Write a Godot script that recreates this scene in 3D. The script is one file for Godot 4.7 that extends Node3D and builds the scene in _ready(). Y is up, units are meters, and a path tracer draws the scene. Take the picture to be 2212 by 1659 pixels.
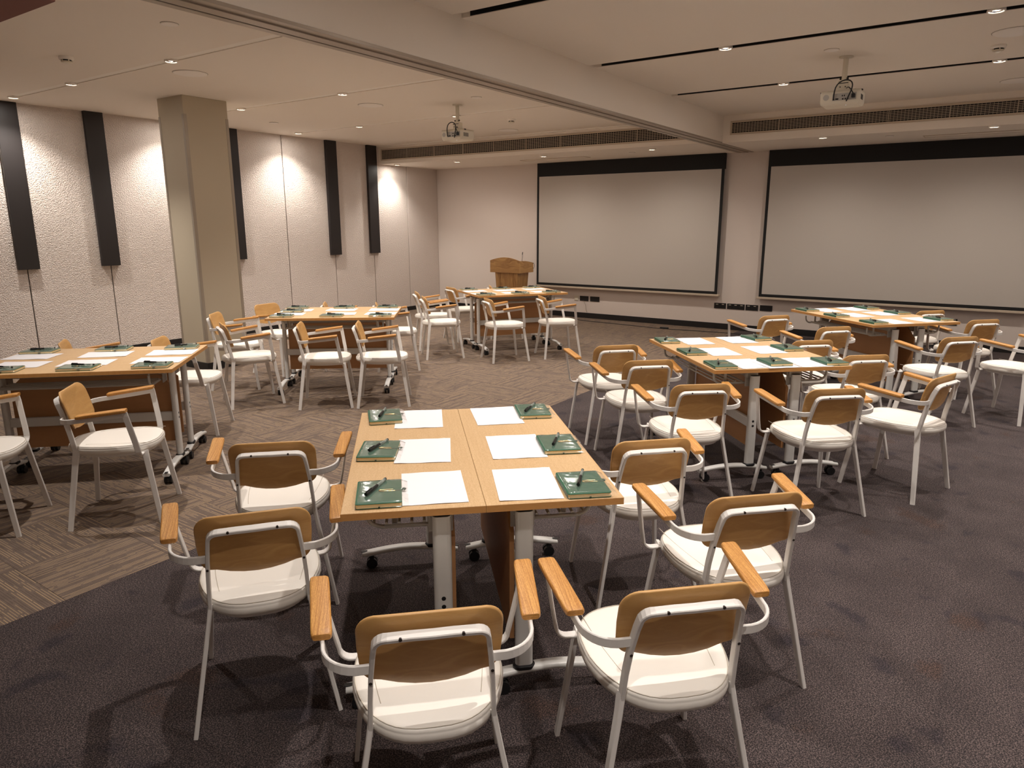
extends Node3D
# A meeting room: folding tables in pairs, white armchairs, two projection screens.
# World: x along the screen wall, y up, the screen wall at z = -10.8, the panelled wall at x = -9.175.

const LEFT_X := -9.175
const BACK_Z := -10.8
const RIGHT_X := 2.7
const REAR_Z := 2.2
const CEIL_L := 2.905
const CEIL_R := 2.94
const SOFFIT_Y := 2.61
const SOFFIT_Z := -9.25
const BEAM_L := -3.40
const BEAM_R := -3.18
const SEAM_X := -3.2
const WARM := Color(1.0, 0.95, 0.90)
const NEUTRAL := Color(1.0, 0.965, 0.935)

var M := {}
var used := {}

# ---------------------------------------------------------------- mesh building
class Shape:
	var p: PackedVector3Array = []
	var g: PackedInt32Array = []
	var uvs: PackedVector2Array = []
	var own := false
	func tri(a: Vector3, b: Vector3, c: Vector3, sm: int) -> void:
		p.append(a); p.append(b); p.append(c)
		g.append(sm)
	func quad(a: Vector3, b: Vector3, c: Vector3, d: Vector3, sm: int) -> void:
		tri(a, b, c, sm)
		tri(a, c, d, sm)
	func done(grain: int = 0) -> ArrayMesh:
		var st := SurfaceTool.new()
		st.begin(Mesh.PRIMITIVE_TRIANGLES)
		for t in g.size():
			var a := p[t * 3]
			var b := p[t * 3 + 1]
			var c := p[t * 3 + 2]
			var n := (b - a).cross(c - a).abs()
			if n.length_squared() < 1e-20:
				continue
			var ax := n.max_axis_index()
			st.set_smooth_group(g[t])
			for k in 3:
				var q := p[t * 3 + k]
				if own:
					st.set_uv(uvs[t * 3 + k])
				else:
					var o1 := grain
					var o2 := 3 - grain - ax
					if ax == grain:
						o1 = (grain + 1) % 3
						o2 = (grain + 2) % 3
					st.set_uv(Vector2(q[o1], q[o2]))
				st.add_vertex(q)
		st.generate_normals()
		return st.commit()

const FLAT := -1

# box with cut edges, b = size of the cut
func box(s: Shape, c: Vector3, size: Vector3, b := 0.0) -> void:
	var h := size * 0.5
	b = minf(b, minf(h.x, minf(h.y, h.z)) * 0.9)
	if b <= 0.0:
		for ax in 3:
			for sg in [-1.0, 1.0]:
				var u := (ax + 1) % 3
				var v := (ax + 2) % 3
				var q := []
				for e in [[-1, -1], [1, -1], [1, 1], [-1, 1]]:
					var w := Vector3()
					w[ax] = h[ax] * sg
					w[u] = h[u] * e[0]
					w[v] = h[v] * e[1]
					q.append(c + w)
				if sg > 0:
					q.reverse()
				s.quad(q[0], q[1], q[2], q[3], FLAT)
		return
	var face := {}
	for ax in 3:
		for sg in [-1.0, 1.0]:
			var u := (ax + 1) % 3
			var v := (ax + 2) % 3
			var q := []
			for e in [[-1, -1], [1, -1], [1, 1], [-1, 1]]:
				var w := Vector3()
				w[ax] = h[ax] * sg
				w[u] = (h[u] - b) * e[0]
				w[v] = (h[v] - b) * e[1]
				q.append(c + w)
				face[[ax, sg, Vector3i(signi(int(sg)) if ax == 0 else (e[0] if u == 0 else e[1]), signi(int(sg)) if ax == 1 else (e[0] if u == 1 else e[1]), signi(int(sg)) if ax == 2 else (e[0] if u == 2 else e[1]))]] = c + w
			if sg > 0:
				q.reverse()
			s.quad(q[0], q[1], q[2], q[3], FLAT)
	# edges and corners
	for ax in 3:
		var u := (ax + 1) % 3
		var v := (ax + 2) % 3
		for su in [-1, 1]:
			for sv in [-1, 1]:
				var k0 := Vector3i()
				k0[ax] = -1; k0[u] = su; k0[v] = sv
				var k1 := k0
				k1[ax] = 1
				var a: Vector3 = face[[u, float(su), k0]]
				var b2: Vector3 = face[[u, float(su), k1]]
				var c2: Vector3 = face[[v, float(sv), k1]]
				var d: Vector3 = face[[v, float(sv), k0]]
				if su * sv > 0:
					s.quad(a, b2, c2, d, FLAT)
				else:
					s.quad(d, c2, b2, a, FLAT)
	for sx in [-1, 1]:
		for sy in [-1, 1]:
			for sz in [-1, 1]:
				var k := Vector3i(sx, sy, sz)
				var a: Vector3 = face[[0, float(sx), k]]
				var b2: Vector3 = face[[1, float(sy), k]]
				var c2: Vector3 = face[[2, float(sz), k]]
				if sx * sy * sz > 0:
					s.tri(a, c2, b2, FLAT)
				else:
					s.tri(a, b2, c2, FLAT)

# rings of equal length joined by quads; the ends closed by fans
func loft(s: Shape, rings: Array, closed := true, cap0 := true, cap1 := true, sm := 0, capsm := FLAT) -> void:
	for i in rings.size() - 1:
		var r0: PackedVector3Array = rings[i]
		var r1: PackedVector3Array = rings[i + 1]
		var n := r0.size()
		for j in (n if closed else n - 1):
			var k := (j + 1) % n
			s.quad(r0[j], r1[j], r1[k], r0[k], sm)
	for e in [0, 1]:
		if [cap0, cap1][e]:
			var r: PackedVector3Array = rings[0] if e == 0 else rings[rings.size() - 1]
			var m := Vector3()
			for q in r:
				m += q
			m /= r.size()
			for j in r.size():
				var k := (j + 1) % r.size()
				if e == 0:
					s.tri(m, r[j], r[k], capsm)
				else:
					s.tri(m, r[k], r[j], capsm)

# flat bar along a path: `wide` is the direction of the wide side, w its width, t the thickness
func bar(s: Shape, path: Array, wide: Array, w: float, t: float, w1 := -1.0, cut := 0.0022) -> void:
	var rings := []
	for i in path.size():
		var a: Vector3 = path[maxi(i - 1, 0)]
		var b: Vector3 = path[mini(i + 1, path.size() - 1)]
		var tan := (b - a).normalized()
		var wd: Vector3 = wide[mini(i, wide.size() - 1)]
		wd = (wd - tan * wd.dot(tan)).normalized()
		var th := tan.cross(wd).normalized()
		var f := float(i) / maxi(path.size() - 1, 1)
		var ww: float = (w if w1 < 0 else lerpf(w, w1, f)) * 0.5
		var tt := t * 0.5
		# widen the section where the path bends, so that the bar keeps its thickness
		var ring := PackedVector3Array()
		for e in [[ww - cut, tt], [ww, tt - cut], [ww, -tt + cut], [ww - cut, -tt], [-ww + cut, -tt], [-ww, -tt + cut], [-ww, tt - cut], [-ww + cut, tt]]:
			ring.append(path[i] + wd * e[0] + th * e[1])
		rings.append(ring)
	loft(s, rings, true, true, true, FLAT)

func tube(s: Shape, path: Array, r: float, n := 8, r1 := -1.0, capped := true) -> void:
	var rings := []
	var ref := Vector3(0, 1, 0)
	for i in path.size():
		var a: Vector3 = path[maxi(i - 1, 0)]
		var b: Vector3 = path[mini(i + 1, path.size() - 1)]
		var tan := (b - a).normalized()
		if i == 0 and absf(tan.dot(ref)) > 0.9:
			ref = Vector3(1, 0, 0)
		var x := (ref - tan * ref.dot(tan)).normalized()
		ref = x
		var y := tan.cross(x)
		var rr := r if r1 < 0 else lerpf(r, r1, float(i) / maxi(path.size() - 1, 1))
		var ring := PackedVector3Array()
		for k in n:
			var an := TAU * k / n
			ring.append(path[i] + x * cos(an) * rr + y * sin(an) * rr)
		rings.append(ring)
	loft(s, rings, true, capped, capped, 0)

# turned shape about y: profile of (radius, height)
func lathe(s: Shape, prof: Array, n := 24, c := Vector3.ZERO, sm := 0) -> void:
	for i in prof.size() - 1:
		for k in n:
			var a0 := TAU * k / n
			var a1 := TAU * (k + 1) / n
			var d0 := Vector3(cos(a0), 0, sin(a0))
			var d1 := Vector3(cos(a1), 0, sin(a1))
			var u0 := Vector3(0, prof[i][1], 0) + c
			var u1 := Vector3(0, prof[i + 1][1], 0) + c
			var ss: int = sm if prof[i].size() < 3 else prof[i][2]
			s.quad(u0 + d0 * prof[i][0], u1 + d0 * prof[i + 1][0], u1 + d1 * prof[i + 1][0], u0 + d1 * prof[i][0], ss)

func rounded_rect(w: float, h: float, r: float, n := 5) -> PackedVector2Array:
	var o := PackedVector2Array()
	for q in 4:
		var cx: float = [1, -1, -1, 1][q] * (w * 0.5 - r)
		var cy: float = [1, 1, -1, -1][q] * (h * 0.5 - r)
		for i in n + 1:
			var a := PI * 0.5 * (q + float(i) / n)
			o.append(Vector2(cx + cos(a) * r, cy + sin(a) * r))
	return o

# a flat outline (x, z) given thickness between y0 and y1, with a small cut along both rims
func slab(s: Shape, outline: PackedVector2Array, y0: float, y1: float, cut := 0.001, c := Vector3.ZERO) -> void:
	var m := Vector2()
	for q in outline:
		m += q
	m /= outline.size()
	var rings := []
	for e in [[y0, 1.0], [y0 + cut, 0.0], [y1 - cut, 0.0], [y1, 1.0]]:
		var ring := PackedVector3Array()
		for q in outline:
			var d := (q - m)
			var k: Vector2 = q - d.normalized() * cut * e[1]
			ring.append(c + Vector3(k.x, e[0], k.y))
		rings.append(ring)
	loft(s, rings, true, true, true, FLAT)

# ---------------------------------------------------------------- nodes
func numbered(called: String) -> String:
	var n: int = used.get(called, 0)
	used[called] = n + 1
	return called if n == 0 else "%s_%03d" % [called, n]

func piece(called: String, s: Shape, mat: Material, parent: Node, grain := 0) -> MeshInstance3D:
	return inst(called, s.done(grain), mat, parent)

func inst(called: String, mesh: Mesh, mat: Material, parent: Node) -> MeshInstance3D:
	var o := MeshInstance3D.new()
	o.mesh = mesh
	o.material_override = mat
	o.name = called
	parent.add_child(o, true)
	return o

func thing(called: String, label: String, category: String, at := Vector3.ZERO, turn := 0.0, group := "") -> Node3D:
	var o := Node3D.new()
	o.name = numbered(called)
	add_child(o)
	o.position = at
	o.rotation.y = turn
	tag(o, label, category, group)
	return o

func tag(o: Node, label: String, category: String, group := "") -> void:
	o.set_meta("label", label)
	o.set_meta("category", category)
	if group:
		o.set_meta("group", group)

func setting(called: String) -> Node3D:
	var o := Node3D.new()
	o.name = numbered(called)
	add_child(o)
	o.set_meta("kind", "structure")
	return o

func again(o: Node3D, at: Vector3, turn: float, label: String) -> Node3D:
	var r: Node3D = o.duplicate()
	r.name = numbered(String(o.name).get_slice("_0", 0))
	add_child(r)
	r.position = at
	r.rotation.y = turn
	r.set_meta("label", label)
	return r

# ---------------------------------------------------------------- materials
func rgb(r: float, g: float, b: float) -> Color:
	return Color(r / 255.0, g / 255.0, b / 255.0)

func mat(c: Color, rough := 0.6, metal := 0.0) -> StandardMaterial3D:
	var m := StandardMaterial3D.new()
	m.albedo_color = c
	m.roughness = rough
	m.metallic = metal
	return m

func noise(seed_: int, freq: float, oct := 3, kind := FastNoiseLite.TYPE_SIMPLEX_SMOOTH) -> FastNoiseLite:
	var n := FastNoiseLite.new()
	n.seed = seed_
	n.noise_type = kind
	n.frequency = freq
	n.fractal_octaves = oct
	return n

func tex(im: Image) -> ImageTexture:
	return ImageTexture.create_from_image(im)

# wood: fine pores and slow bands running along U
func wood_image(w: int, h: int, seed_: int, base: Color, dark: Color, bands: float, band_amt: float, pore_amt: float, wander: float) -> Image:
	var im := Image.create(w, h, false, Image.FORMAT_RGB8)
	var n1 := noise(seed_, 1.0, 2)
	var n2 := noise(seed_ + 7, 1.0, 2)
	var n3 := noise(seed_ + 13, 1.0, 1)
	for y in h:
		for x in w:
			var u := float(x) / w
			var v := float(y) / h
			# wraps round: sampled on a circle along u
			var cx := cos(u * TAU)
			var sx := sin(u * TAU)
			var cy := cos(v * TAU)
			var sy := sin(v * TAU)
			var warp := n3.get_noise_3d(cx * 0.6 + 5.0, sx * 0.6, cy * 1.2) * wander
			var b := n1.get_noise_3d(cx * 0.25, sx * 0.25, (v + warp) * bands) * 0.5 + 0.5
			var edge := smoothstep(0.0, 0.12, minf(v, 1.0 - v))
			b = lerpf(0.5, b, edge)
			var pores := n2.get_noise_3d(cx * 5.0 + sy, sx * 5.0, v * 110.0)
			var k := clampf(b * band_amt + (1.0 - band_amt) * 0.5 + pores * pore_amt, 0.0, 1.0)
			im.set_pixel(x, y, dark.lerp(base, k))
	return im

func tile_image(seed_: int) -> Image:
	var w := 512
	var im := Image.create(w, w, false, Image.FORMAT_RGB8)
	var rng := RandomNumberGenerator.new()
	rng.seed = seed_
	var fine := noise(seed_, 0.35, 2)
	var slow := noise(seed_ + 3, 0.012, 2)
	for y in w:
		for x in w:
			var k := 0.5 + fine.get_noise_2d(x * 0.45, y) * 0.34 + slow.get_noise_2d(x, y) * 0.12 + rng.randf_range(-0.13, 0.13)
			im.set_pixel(x, y, rgb(78, 65, 56).lerp(rgb(128, 110, 97), clampf(k, 0.0, 1.0)))
	# loops of lighter yarn in broken lines, two shades, about 44 rows across the tile
	var rows := 44
	for r in rows:
		var y0 := int((r + 0.5) * w / rows)
		var x := -rng.randi_range(0, 120)
		while x < w:
			var l := rng.randi_range(40, 330)
			var on := rng.randf() < 0.62
			var amt := rng.randf_range(0.6, 1.0)
			if on:
				for q in range(maxi(x, 0), mini(x + l, w)):
					for dy in [-1, 0, 1, 2]:
						var f: float = amt * [0.6, 1.0, 1.0, 0.4][dy + 1] * rng.randf_range(0.6, 1.0)
						var yy: int = clampi(y0 + dy, 0, w - 1)
						im.set_pixel(q, yy, im.get_pixel(q, yy).lerp(rgb(194, 165, 122), f))
			else:
				for q in range(maxi(x, 0), mini(x + l, w)):
					for dy in [0, 1]:
						im.set_pixel(q, y0 + dy, im.get_pixel(q, y0 + dy).lerp(rgb(54, 44, 39), 0.6))
			x += l + rng.randi_range(6, 40)
	return im

func dark_pile_image() -> Image:
	var w := 768
	var im := Image.create(w, w, false, Image.FORMAT_RGB8)
	var rng := RandomNumberGenerator.new()
	rng.seed = 71
	var a := noise(5, 0.16, 2)
	var b := noise(9, 0.06, 3)
	for y in w:
		for x in w:
			var k := 0.42 + a.get_noise_2d(x, y) * 1.25 + b.get_noise_2d(x, y) * 0.25 + rng.randf_range(-0.22, 0.22)
			var c := rgb(28, 23, 24).lerp(rgb(109, 95, 93), clampf(k, 0.0, 1.0))
			if rng.randf() < 0.05:
				c = c.lerp(rgb(160, 146, 138), rng.randf_range(0.3, 0.8))
			im.set_pixel(x, y, c)
	return im

# worn and stained patches, met again every six metres
func stain_image() -> Image:
	var w := 384
	var im := Image.create(w, w, false, Image.FORMAT_RGB8)
	var a := noise(21, 0.035, 4)
	var blue := noise(33, 0.045, 2)
	var rust := noise(52, 0.035, 2)
	var grain := noise(60, 0.5, 1)
	for y in w:
		for x in w:
			var k := 0.55 + a.get_noise_2d(x, y) * 0.6 + grain.get_noise_2d(x, y) * 0.1
			var c := rgb(196, 190, 190).lerp(rgb(255, 252, 250), clampf(k, 0.0, 1.0))
			var f := smoothstep(0.42, 0.66, blue.get_noise_2d(x, y) + grain.get_noise_2d(x, y) * 0.12)
			c = c.lerp(rgb(150, 146, 166), f * 0.7)
			var q := smoothstep(0.5, 0.72, rust.get_noise_2d(x, y) + grain.get_noise_2d(x, y) * 0.15)
			c = c.lerp(rgb(226, 190, 164), q * 0.6)
			im.set_pixel(x, y, c)
	return im

func relief_image() -> Image:
	var w := 512
	var im := Image.create(w, w, false, Image.FORMAT_RGB8)
	var a := noise(81, 0.045, 2, FastNoiseLite.TYPE_CELLULAR)
	var b := noise(83, 0.05, 3)
	for y in w:
		for x in w:
			var k := clampf(0.55 + a.get_noise_2d(x, y) * 0.5 + b.get_noise_2d(x, y) * 0.45, 0.0, 1.0)
			im.set_pixel(x, y, Color(k, k, k))
	return im

func wooded(im: Image, across: Vector3, rough := 0.5) -> StandardMaterial3D:
	var m := mat(Color.WHITE, rough)
	m.albedo_texture = tex(im)
	m.uv1_scale = across
	return m

func make_materials() -> void:
	M.white_steel = mat(rgb(226, 222, 217), 0.42)
	M.leather = mat(rgb(238, 233, 224), 0.48)
	M.stitch = mat(rgb(196, 187, 172), 0.6)
	M.oak = wooded(wood_image(256, 256, 3, rgb(238, 184, 106), rgb(150, 92, 36), 34.0, 0.8, 0.36, 0.015), Vector3(3.0, 9.0, 1), 0.45)
	M.ply = wooded(wood_image(256, 256, 11, rgb(218, 174, 112), rgb(184, 136, 78), 9.0, 0.75, 0.12, 0.16), Vector3(1.6, 4.2, 1), 0.42)
	M.ply_edge = mat(rgb(212, 170, 110), 0.5)
	M.beech = wooded(wood_image(512, 512, 19, rgb(216, 184, 140), rgb(190, 152, 106), 20.0, 0.35, 0.5, 0.015), Vector3(1.7, 3.4, 1), 0.5)
	M.beech_edge = wooded(wood_image(256, 128, 23, rgb(206, 156, 92), rgb(176, 122, 64), 8.0, 0.4, 0.2, 0.01), Vector3(1.5, 6.0, 1), 0.5)
	M.board = wooded(wood_image(256, 256, 29, rgb(190, 142, 96), rgb(170, 122, 78), 8.0, 0.35, 0.16, 0.02), Vector3(1.4, 3.0, 1), 0.5)
	M.lectern = wooded(wood_image(256, 256, 37, rgb(212, 170, 110), rgb(148, 104, 60), 9.0, 0.95, 0.12, 0.10), Vector3(1.1, 2.4, 1), 0.42)
	M.table_steel = mat(rgb(216, 215, 211), 0.3)
	M.grey_steel = mat(rgb(176, 172, 165), 0.38)
	M.black_plastic = mat(rgb(22, 22, 24), 0.45)
	M.dark_bolt = mat(rgb(46, 38, 34), 0.5)
	M.chrome = mat(rgb(225, 225, 225), 0.16, 1.0)
	M.gold = mat(rgb(214, 190, 140), 0.22, 1.0)
	M.green = mat(rgb(24, 84, 57), 0.5)
	M.green_mark = mat(rgb(18, 56, 38), 0.55)
	M.pages = mat(rgb(232, 208, 152), 0.7)
	M.paper = mat(rgb(236, 234, 236), 0.8)
	var film := mat(Color(1, 1, 1, 0.05), 0.10)
	film.transparency = BaseMaterial3D.TRANSPARENCY_ALPHA
	film.cull_mode = BaseMaterial3D.CULL_DISABLED
	M.film = film
	var barrel := mat(Color(0.78, 0.83, 0.80, 0.35), 0.1)
	barrel.transparency = BaseMaterial3D.TRANSPARENCY_ALPHA
	M.barrel = barrel
	M.ink = mat(rgb(16, 18, 18), 0.3)
	# room
	var relief := tex(relief_image())
	var panel := mat(rgb(226, 214, 206), 0.85)
	panel.uv1_triplanar = true
	panel.uv1_world_triplanar = true
	panel.uv1_scale = Vector3(2.4, 2.4, 2.4)
	panel.heightmap_enabled = true
	panel.heightmap_texture = relief
	panel.heightmap_scale = 1.1
	M.panel = panel
	M.wall = mat(rgb(222, 211, 203), 0.85)
	M.ceiling = mat(rgb(240, 231, 219), 0.9)
	M.underlay = mat(rgb(124, 108, 95), 0.85)
	M.column = mat(rgb(188, 176, 154), 0.7)
	M.guard = mat(rgb(166, 155, 140), 0.45, 0.3)
	M.strip = mat(rgb(36, 31, 31), 0.5)
	M.black = mat(rgb(22, 20, 20), 0.7)
	M.joint = mat(rgb(9, 8, 8), 0.9)
	M.slot = mat(rgb(17, 15, 15), 0.8)
	M.skirting = mat(rgb(26, 24, 25), 0.5)
	M.maroon = mat(rgb(118, 72, 62), 0.8)
	M.screen_black = mat(rgb(17, 17, 18), 0.75)
	M.screen_white = mat(rgb(196, 189, 181), 0.85)
	M.profile = mat(rgb(176, 164, 150), 0.4, 0.4)
	M.cover = mat(rgb(246, 240, 232), 0.6)
	M.vent = mat(rgb(196, 180, 160), 0.6)
	M.projector = mat(rgb(222, 214, 196), 0.5)
	M.groove = mat(rgb(246, 240, 231), 0.8)
	M.tiles = []
	for k in 3:
		var t := mat(Color.WHITE, 0.95)
		t.albedo_texture = tex(tile_image(100 + k))
		M.tiles.append(t)
	var pile := mat(Color.WHITE, 1.0)
	pile.albedo_texture = tex(dark_pile_image())
	pile.uv1_scale = Vector3(1.25, 1.25, 1)
	pile.detail_enabled = true
	pile.detail_albedo = tex(stain_image())
	pile.detail_blend_mode = BaseMaterial3D.BLEND_MODE_MUL
	pile.detail_uv_layer = BaseMaterial3D.DETAIL_UV_2
	pile.uv2_scale = Vector3(0.17, 0.17, 1)
	M.pile = pile
	var lens := mat(rgb(255, 246, 230), 0.4)
	lens.emission_enabled = true
	lens.emission = rgb(255, 238, 214)
	lens.emission_energy_multiplier = 24.0
	M.lens = lens
	var led := mat(rgb(220, 230, 255), 0.4)
	led.emission_enabled = true
	led.emission = rgb(220, 230, 255)
	led.emission_energy_multiplier = 1.5
	M.led = led

# ---------------------------------------------------------------- camera, sky, exposure
func make_view() -> void:
	var cam := Camera3D.new()
	cam.name = "camera"
	var pitch := 0.2240
	var yaw := 0.6027
	var roll := -0.0015
	var fw := Vector3(-sin(yaw) * cos(pitch), -sin(pitch), -cos(yaw) * cos(pitch))
	var r := Vector3(cos(yaw), 0, -sin(yaw))
	var u := r.cross(fw)
	cam.transform = Transform3D(Basis(r * cos(roll) + u * sin(roll), u * cos(roll) - r * sin(roll), -fw), Vector3(0, 1.606, 0))
	cam.fov = rad_to_deg(2.0 * atan(829.5 / 1523.9))
	cam.near = 0.05
	cam.far = 60.0
	add_child(cam)
	cam.current = true
	var we := WorldEnvironment.new()
	we.name = "environment"
	var e := Environment.new()
	e.background_mode = Environment.BG_COLOR
	e.background_color = Color(0.0, 0.0, 0.0)
	e.tonemap_mode = Environment.TONE_MAPPER_LINEAR
	e.tonemap_exposure = 1.0
	e.sdfgi_enabled = true
	e.ssao_enabled = true
	e.ssil_enabled = true
	we.environment = e
	add_child(we)

# a downlight: rim, mirrored cone, glowing lens; its own light just under the lens
func downlight(at: Vector3, energy: float, angle: float, tint: Color, label: String, group: String, blend := 0.92, glow := 0.38) -> void:
	var o: Node3D
	if not M.has("downlight"):
		o = thing("recessed_downlight", label, "downlight", at, 0.0, group)
		var s := Shape.new()
		lathe(s, [[0.040, 0.018], [0.052, 0.018], [0.054, 0.0], [0.052, -0.004], [0.045, -0.005], [0.041, 0.0], [0.040, 0.018]], 28)
		piece("trim_ring", s, M.cover, o)
		s = Shape.new()
		lathe(s, [[0.0415, 0.0], [0.038, 0.007], [0.034, 0.012], [0.033, 0.014], [0.0, 0.015]], 28)
		piece("reflector", s, M.chrome, o)
		s = Shape.new()
		lathe(s, [[0.0, 0.004], [0.020, 0.005], [0.030, 0.008], [0.032, 0.012], [0.0, 0.0135]], 24)
		piece("lens", s, M.lens, o)
		M.downlight = o
	else:
		o = again(M.downlight, at, 0.0, label)
		o.set_meta("group", group)
	var l := SpotLight3D.new()
	l.name = "downlight_lamp"
	l.position = at + Vector3(0, -0.012, 0)
	l.light_color = tint
	l.light_energy = energy
	l.light_size = 0.03
	l.spot_range = 14.0
	l.spot_attenuation = 2.0
	l.spot_angle = angle
	l.spot_angle_attenuation = blend
	l.shadow_enabled = true
	var d := Vector3.DOWN
	add_child(l)
	l.basis = Basis.looking_at(d, Vector3(0, 0, 1))
	# the even glow of the lens itself, wider than the beam
	var a := AreaLight3D.new()
	a.name = "downlight_lens_glow"
	a.position = at + Vector3(0, -0.010, 0)
	a.area_size = Vector2(0.056, 0.056)
	a.area_normalize_energy = true
	a.light_color = tint
	a.light_energy = glow
	a.area_range = 14.0
	a.area_attenuation = 2.0
	a.shadow_enabled = true
	add_child(a)
	a.basis = Basis.looking_at(d, Vector3(0, 0, 1))

func make_lights() -> void:
	var e := 3.6
	var a := 48.0
	# panelled half: three rows in the ceiling grooves
	for z in [-1.70, -3.53, -5.37, -7.22]:
		for x in [-4.12, -5.80, -7.50]:
			if z > -2.0 and x < -4.5:
				continue
			if z == -7.22 and x == -7.50:
				pass
			var zn: String = {-1.70: "fourth", -3.53: "third", -5.37: "second", -7.22: "first"}[z]
			var xn: String = {-4.12: "by the partition beam", -5.80: "in line with the ceiling speakers", -7.50: "in line with the grey column"}[x]
			downlight(Vector3(x, CEIL_L - 0.009, z), e, a, NEUTRAL, "downlight in the %s pale ceiling groove from the screens, %s" % [zn, xn], "downlights in the pale ceiling grooves")
	# wall washers
	for z in [-3.53, -5.37, -7.22]:
		var zn: String = {-3.53: "third", -5.37: "second", -7.22: "first"}[z]
		downlight(Vector3(-8.77, CEIL_L - 0.009, z), 3.0, 60.0, Color(1.0, 0.97, 0.93), "downlight washing the panelled wall, %s pale groove from the screens" % zn, "downlights washing the panelled wall", 0.85)
	# soffit before the screens
	downlight(Vector3(-8.93, SOFFIT_Y - 0.012, -9.45), 1.9, 56.0, Color(1.0, 0.97, 0.93), "downlight in the soffit corner washing the panelled wall", "downlights washing the panelled wall", 0.85)
	var names := ["between the wall corner and the lectern", "over the start of the lectern screen", "over the end of the lectern screen", "over the start of the other screen", "over the middle of the other screen", "past the middle of the other screen"]
	var xs := [-7.67, -5.98, -4.21, -1.97, -0.26, 1.45]
	for i in 6:
		downlight(Vector3(xs[i], SOFFIT_Y - 0.012, -9.55 if xs[i] < -3.0 else -9.44), 1.25, 78.0, WARM, "downlight in the screen soffit, %s" % names[i], "downlights in the screen soffit", 0.92, 0.2)
	# dark-carpet half: rows in the black slots
	for z in [-0.31, -2.15, -3.99, -5.86, -7.62]:
		for x in [-2.0, -0.24, 1.5]:
			if z > -1.0 and x < -1.0:
				continue
			var zn: String = {-0.31: "fifth", -2.15: "fourth", -3.99: "third", -5.86: "second", -7.62: "first"}[z]
			var xn: String = {-2.0: "nearest the partition beam", -0.24: "the middle one", 1.5: "farthest from the beam"}[x]
			downlight(Vector3(x, CEIL_R - 0.006, z), e if z < -1.0 else e * 0.85, a, NEUTRAL, "downlight in the %s black slot from the screens, %s" % [zn, xn], "downlights in the black ceiling slots")

# ---------------------------------------------------------------- room
func block(s: Shape, x0: float, x1: float, y0: float, y1: float, z0: float, z1: float, b := 0.0) -> void:
	box(s, Vector3(x0 + x1, y0 + y1, z0 + z1) * 0.5, Vector3(x1 - x0, y1 - y0, z1 - z0).abs(), b)

func put(called: String, parent: Node, m: Material, x0: float, x1: float, y0: float, y1: float, z0: float, z1: float, b := 0.0) -> MeshInstance3D:
	var s := Shape.new()
	block(s, x0, x1, y0, y1, z0, z1, b)
	return piece(called, s, m, parent)

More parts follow.
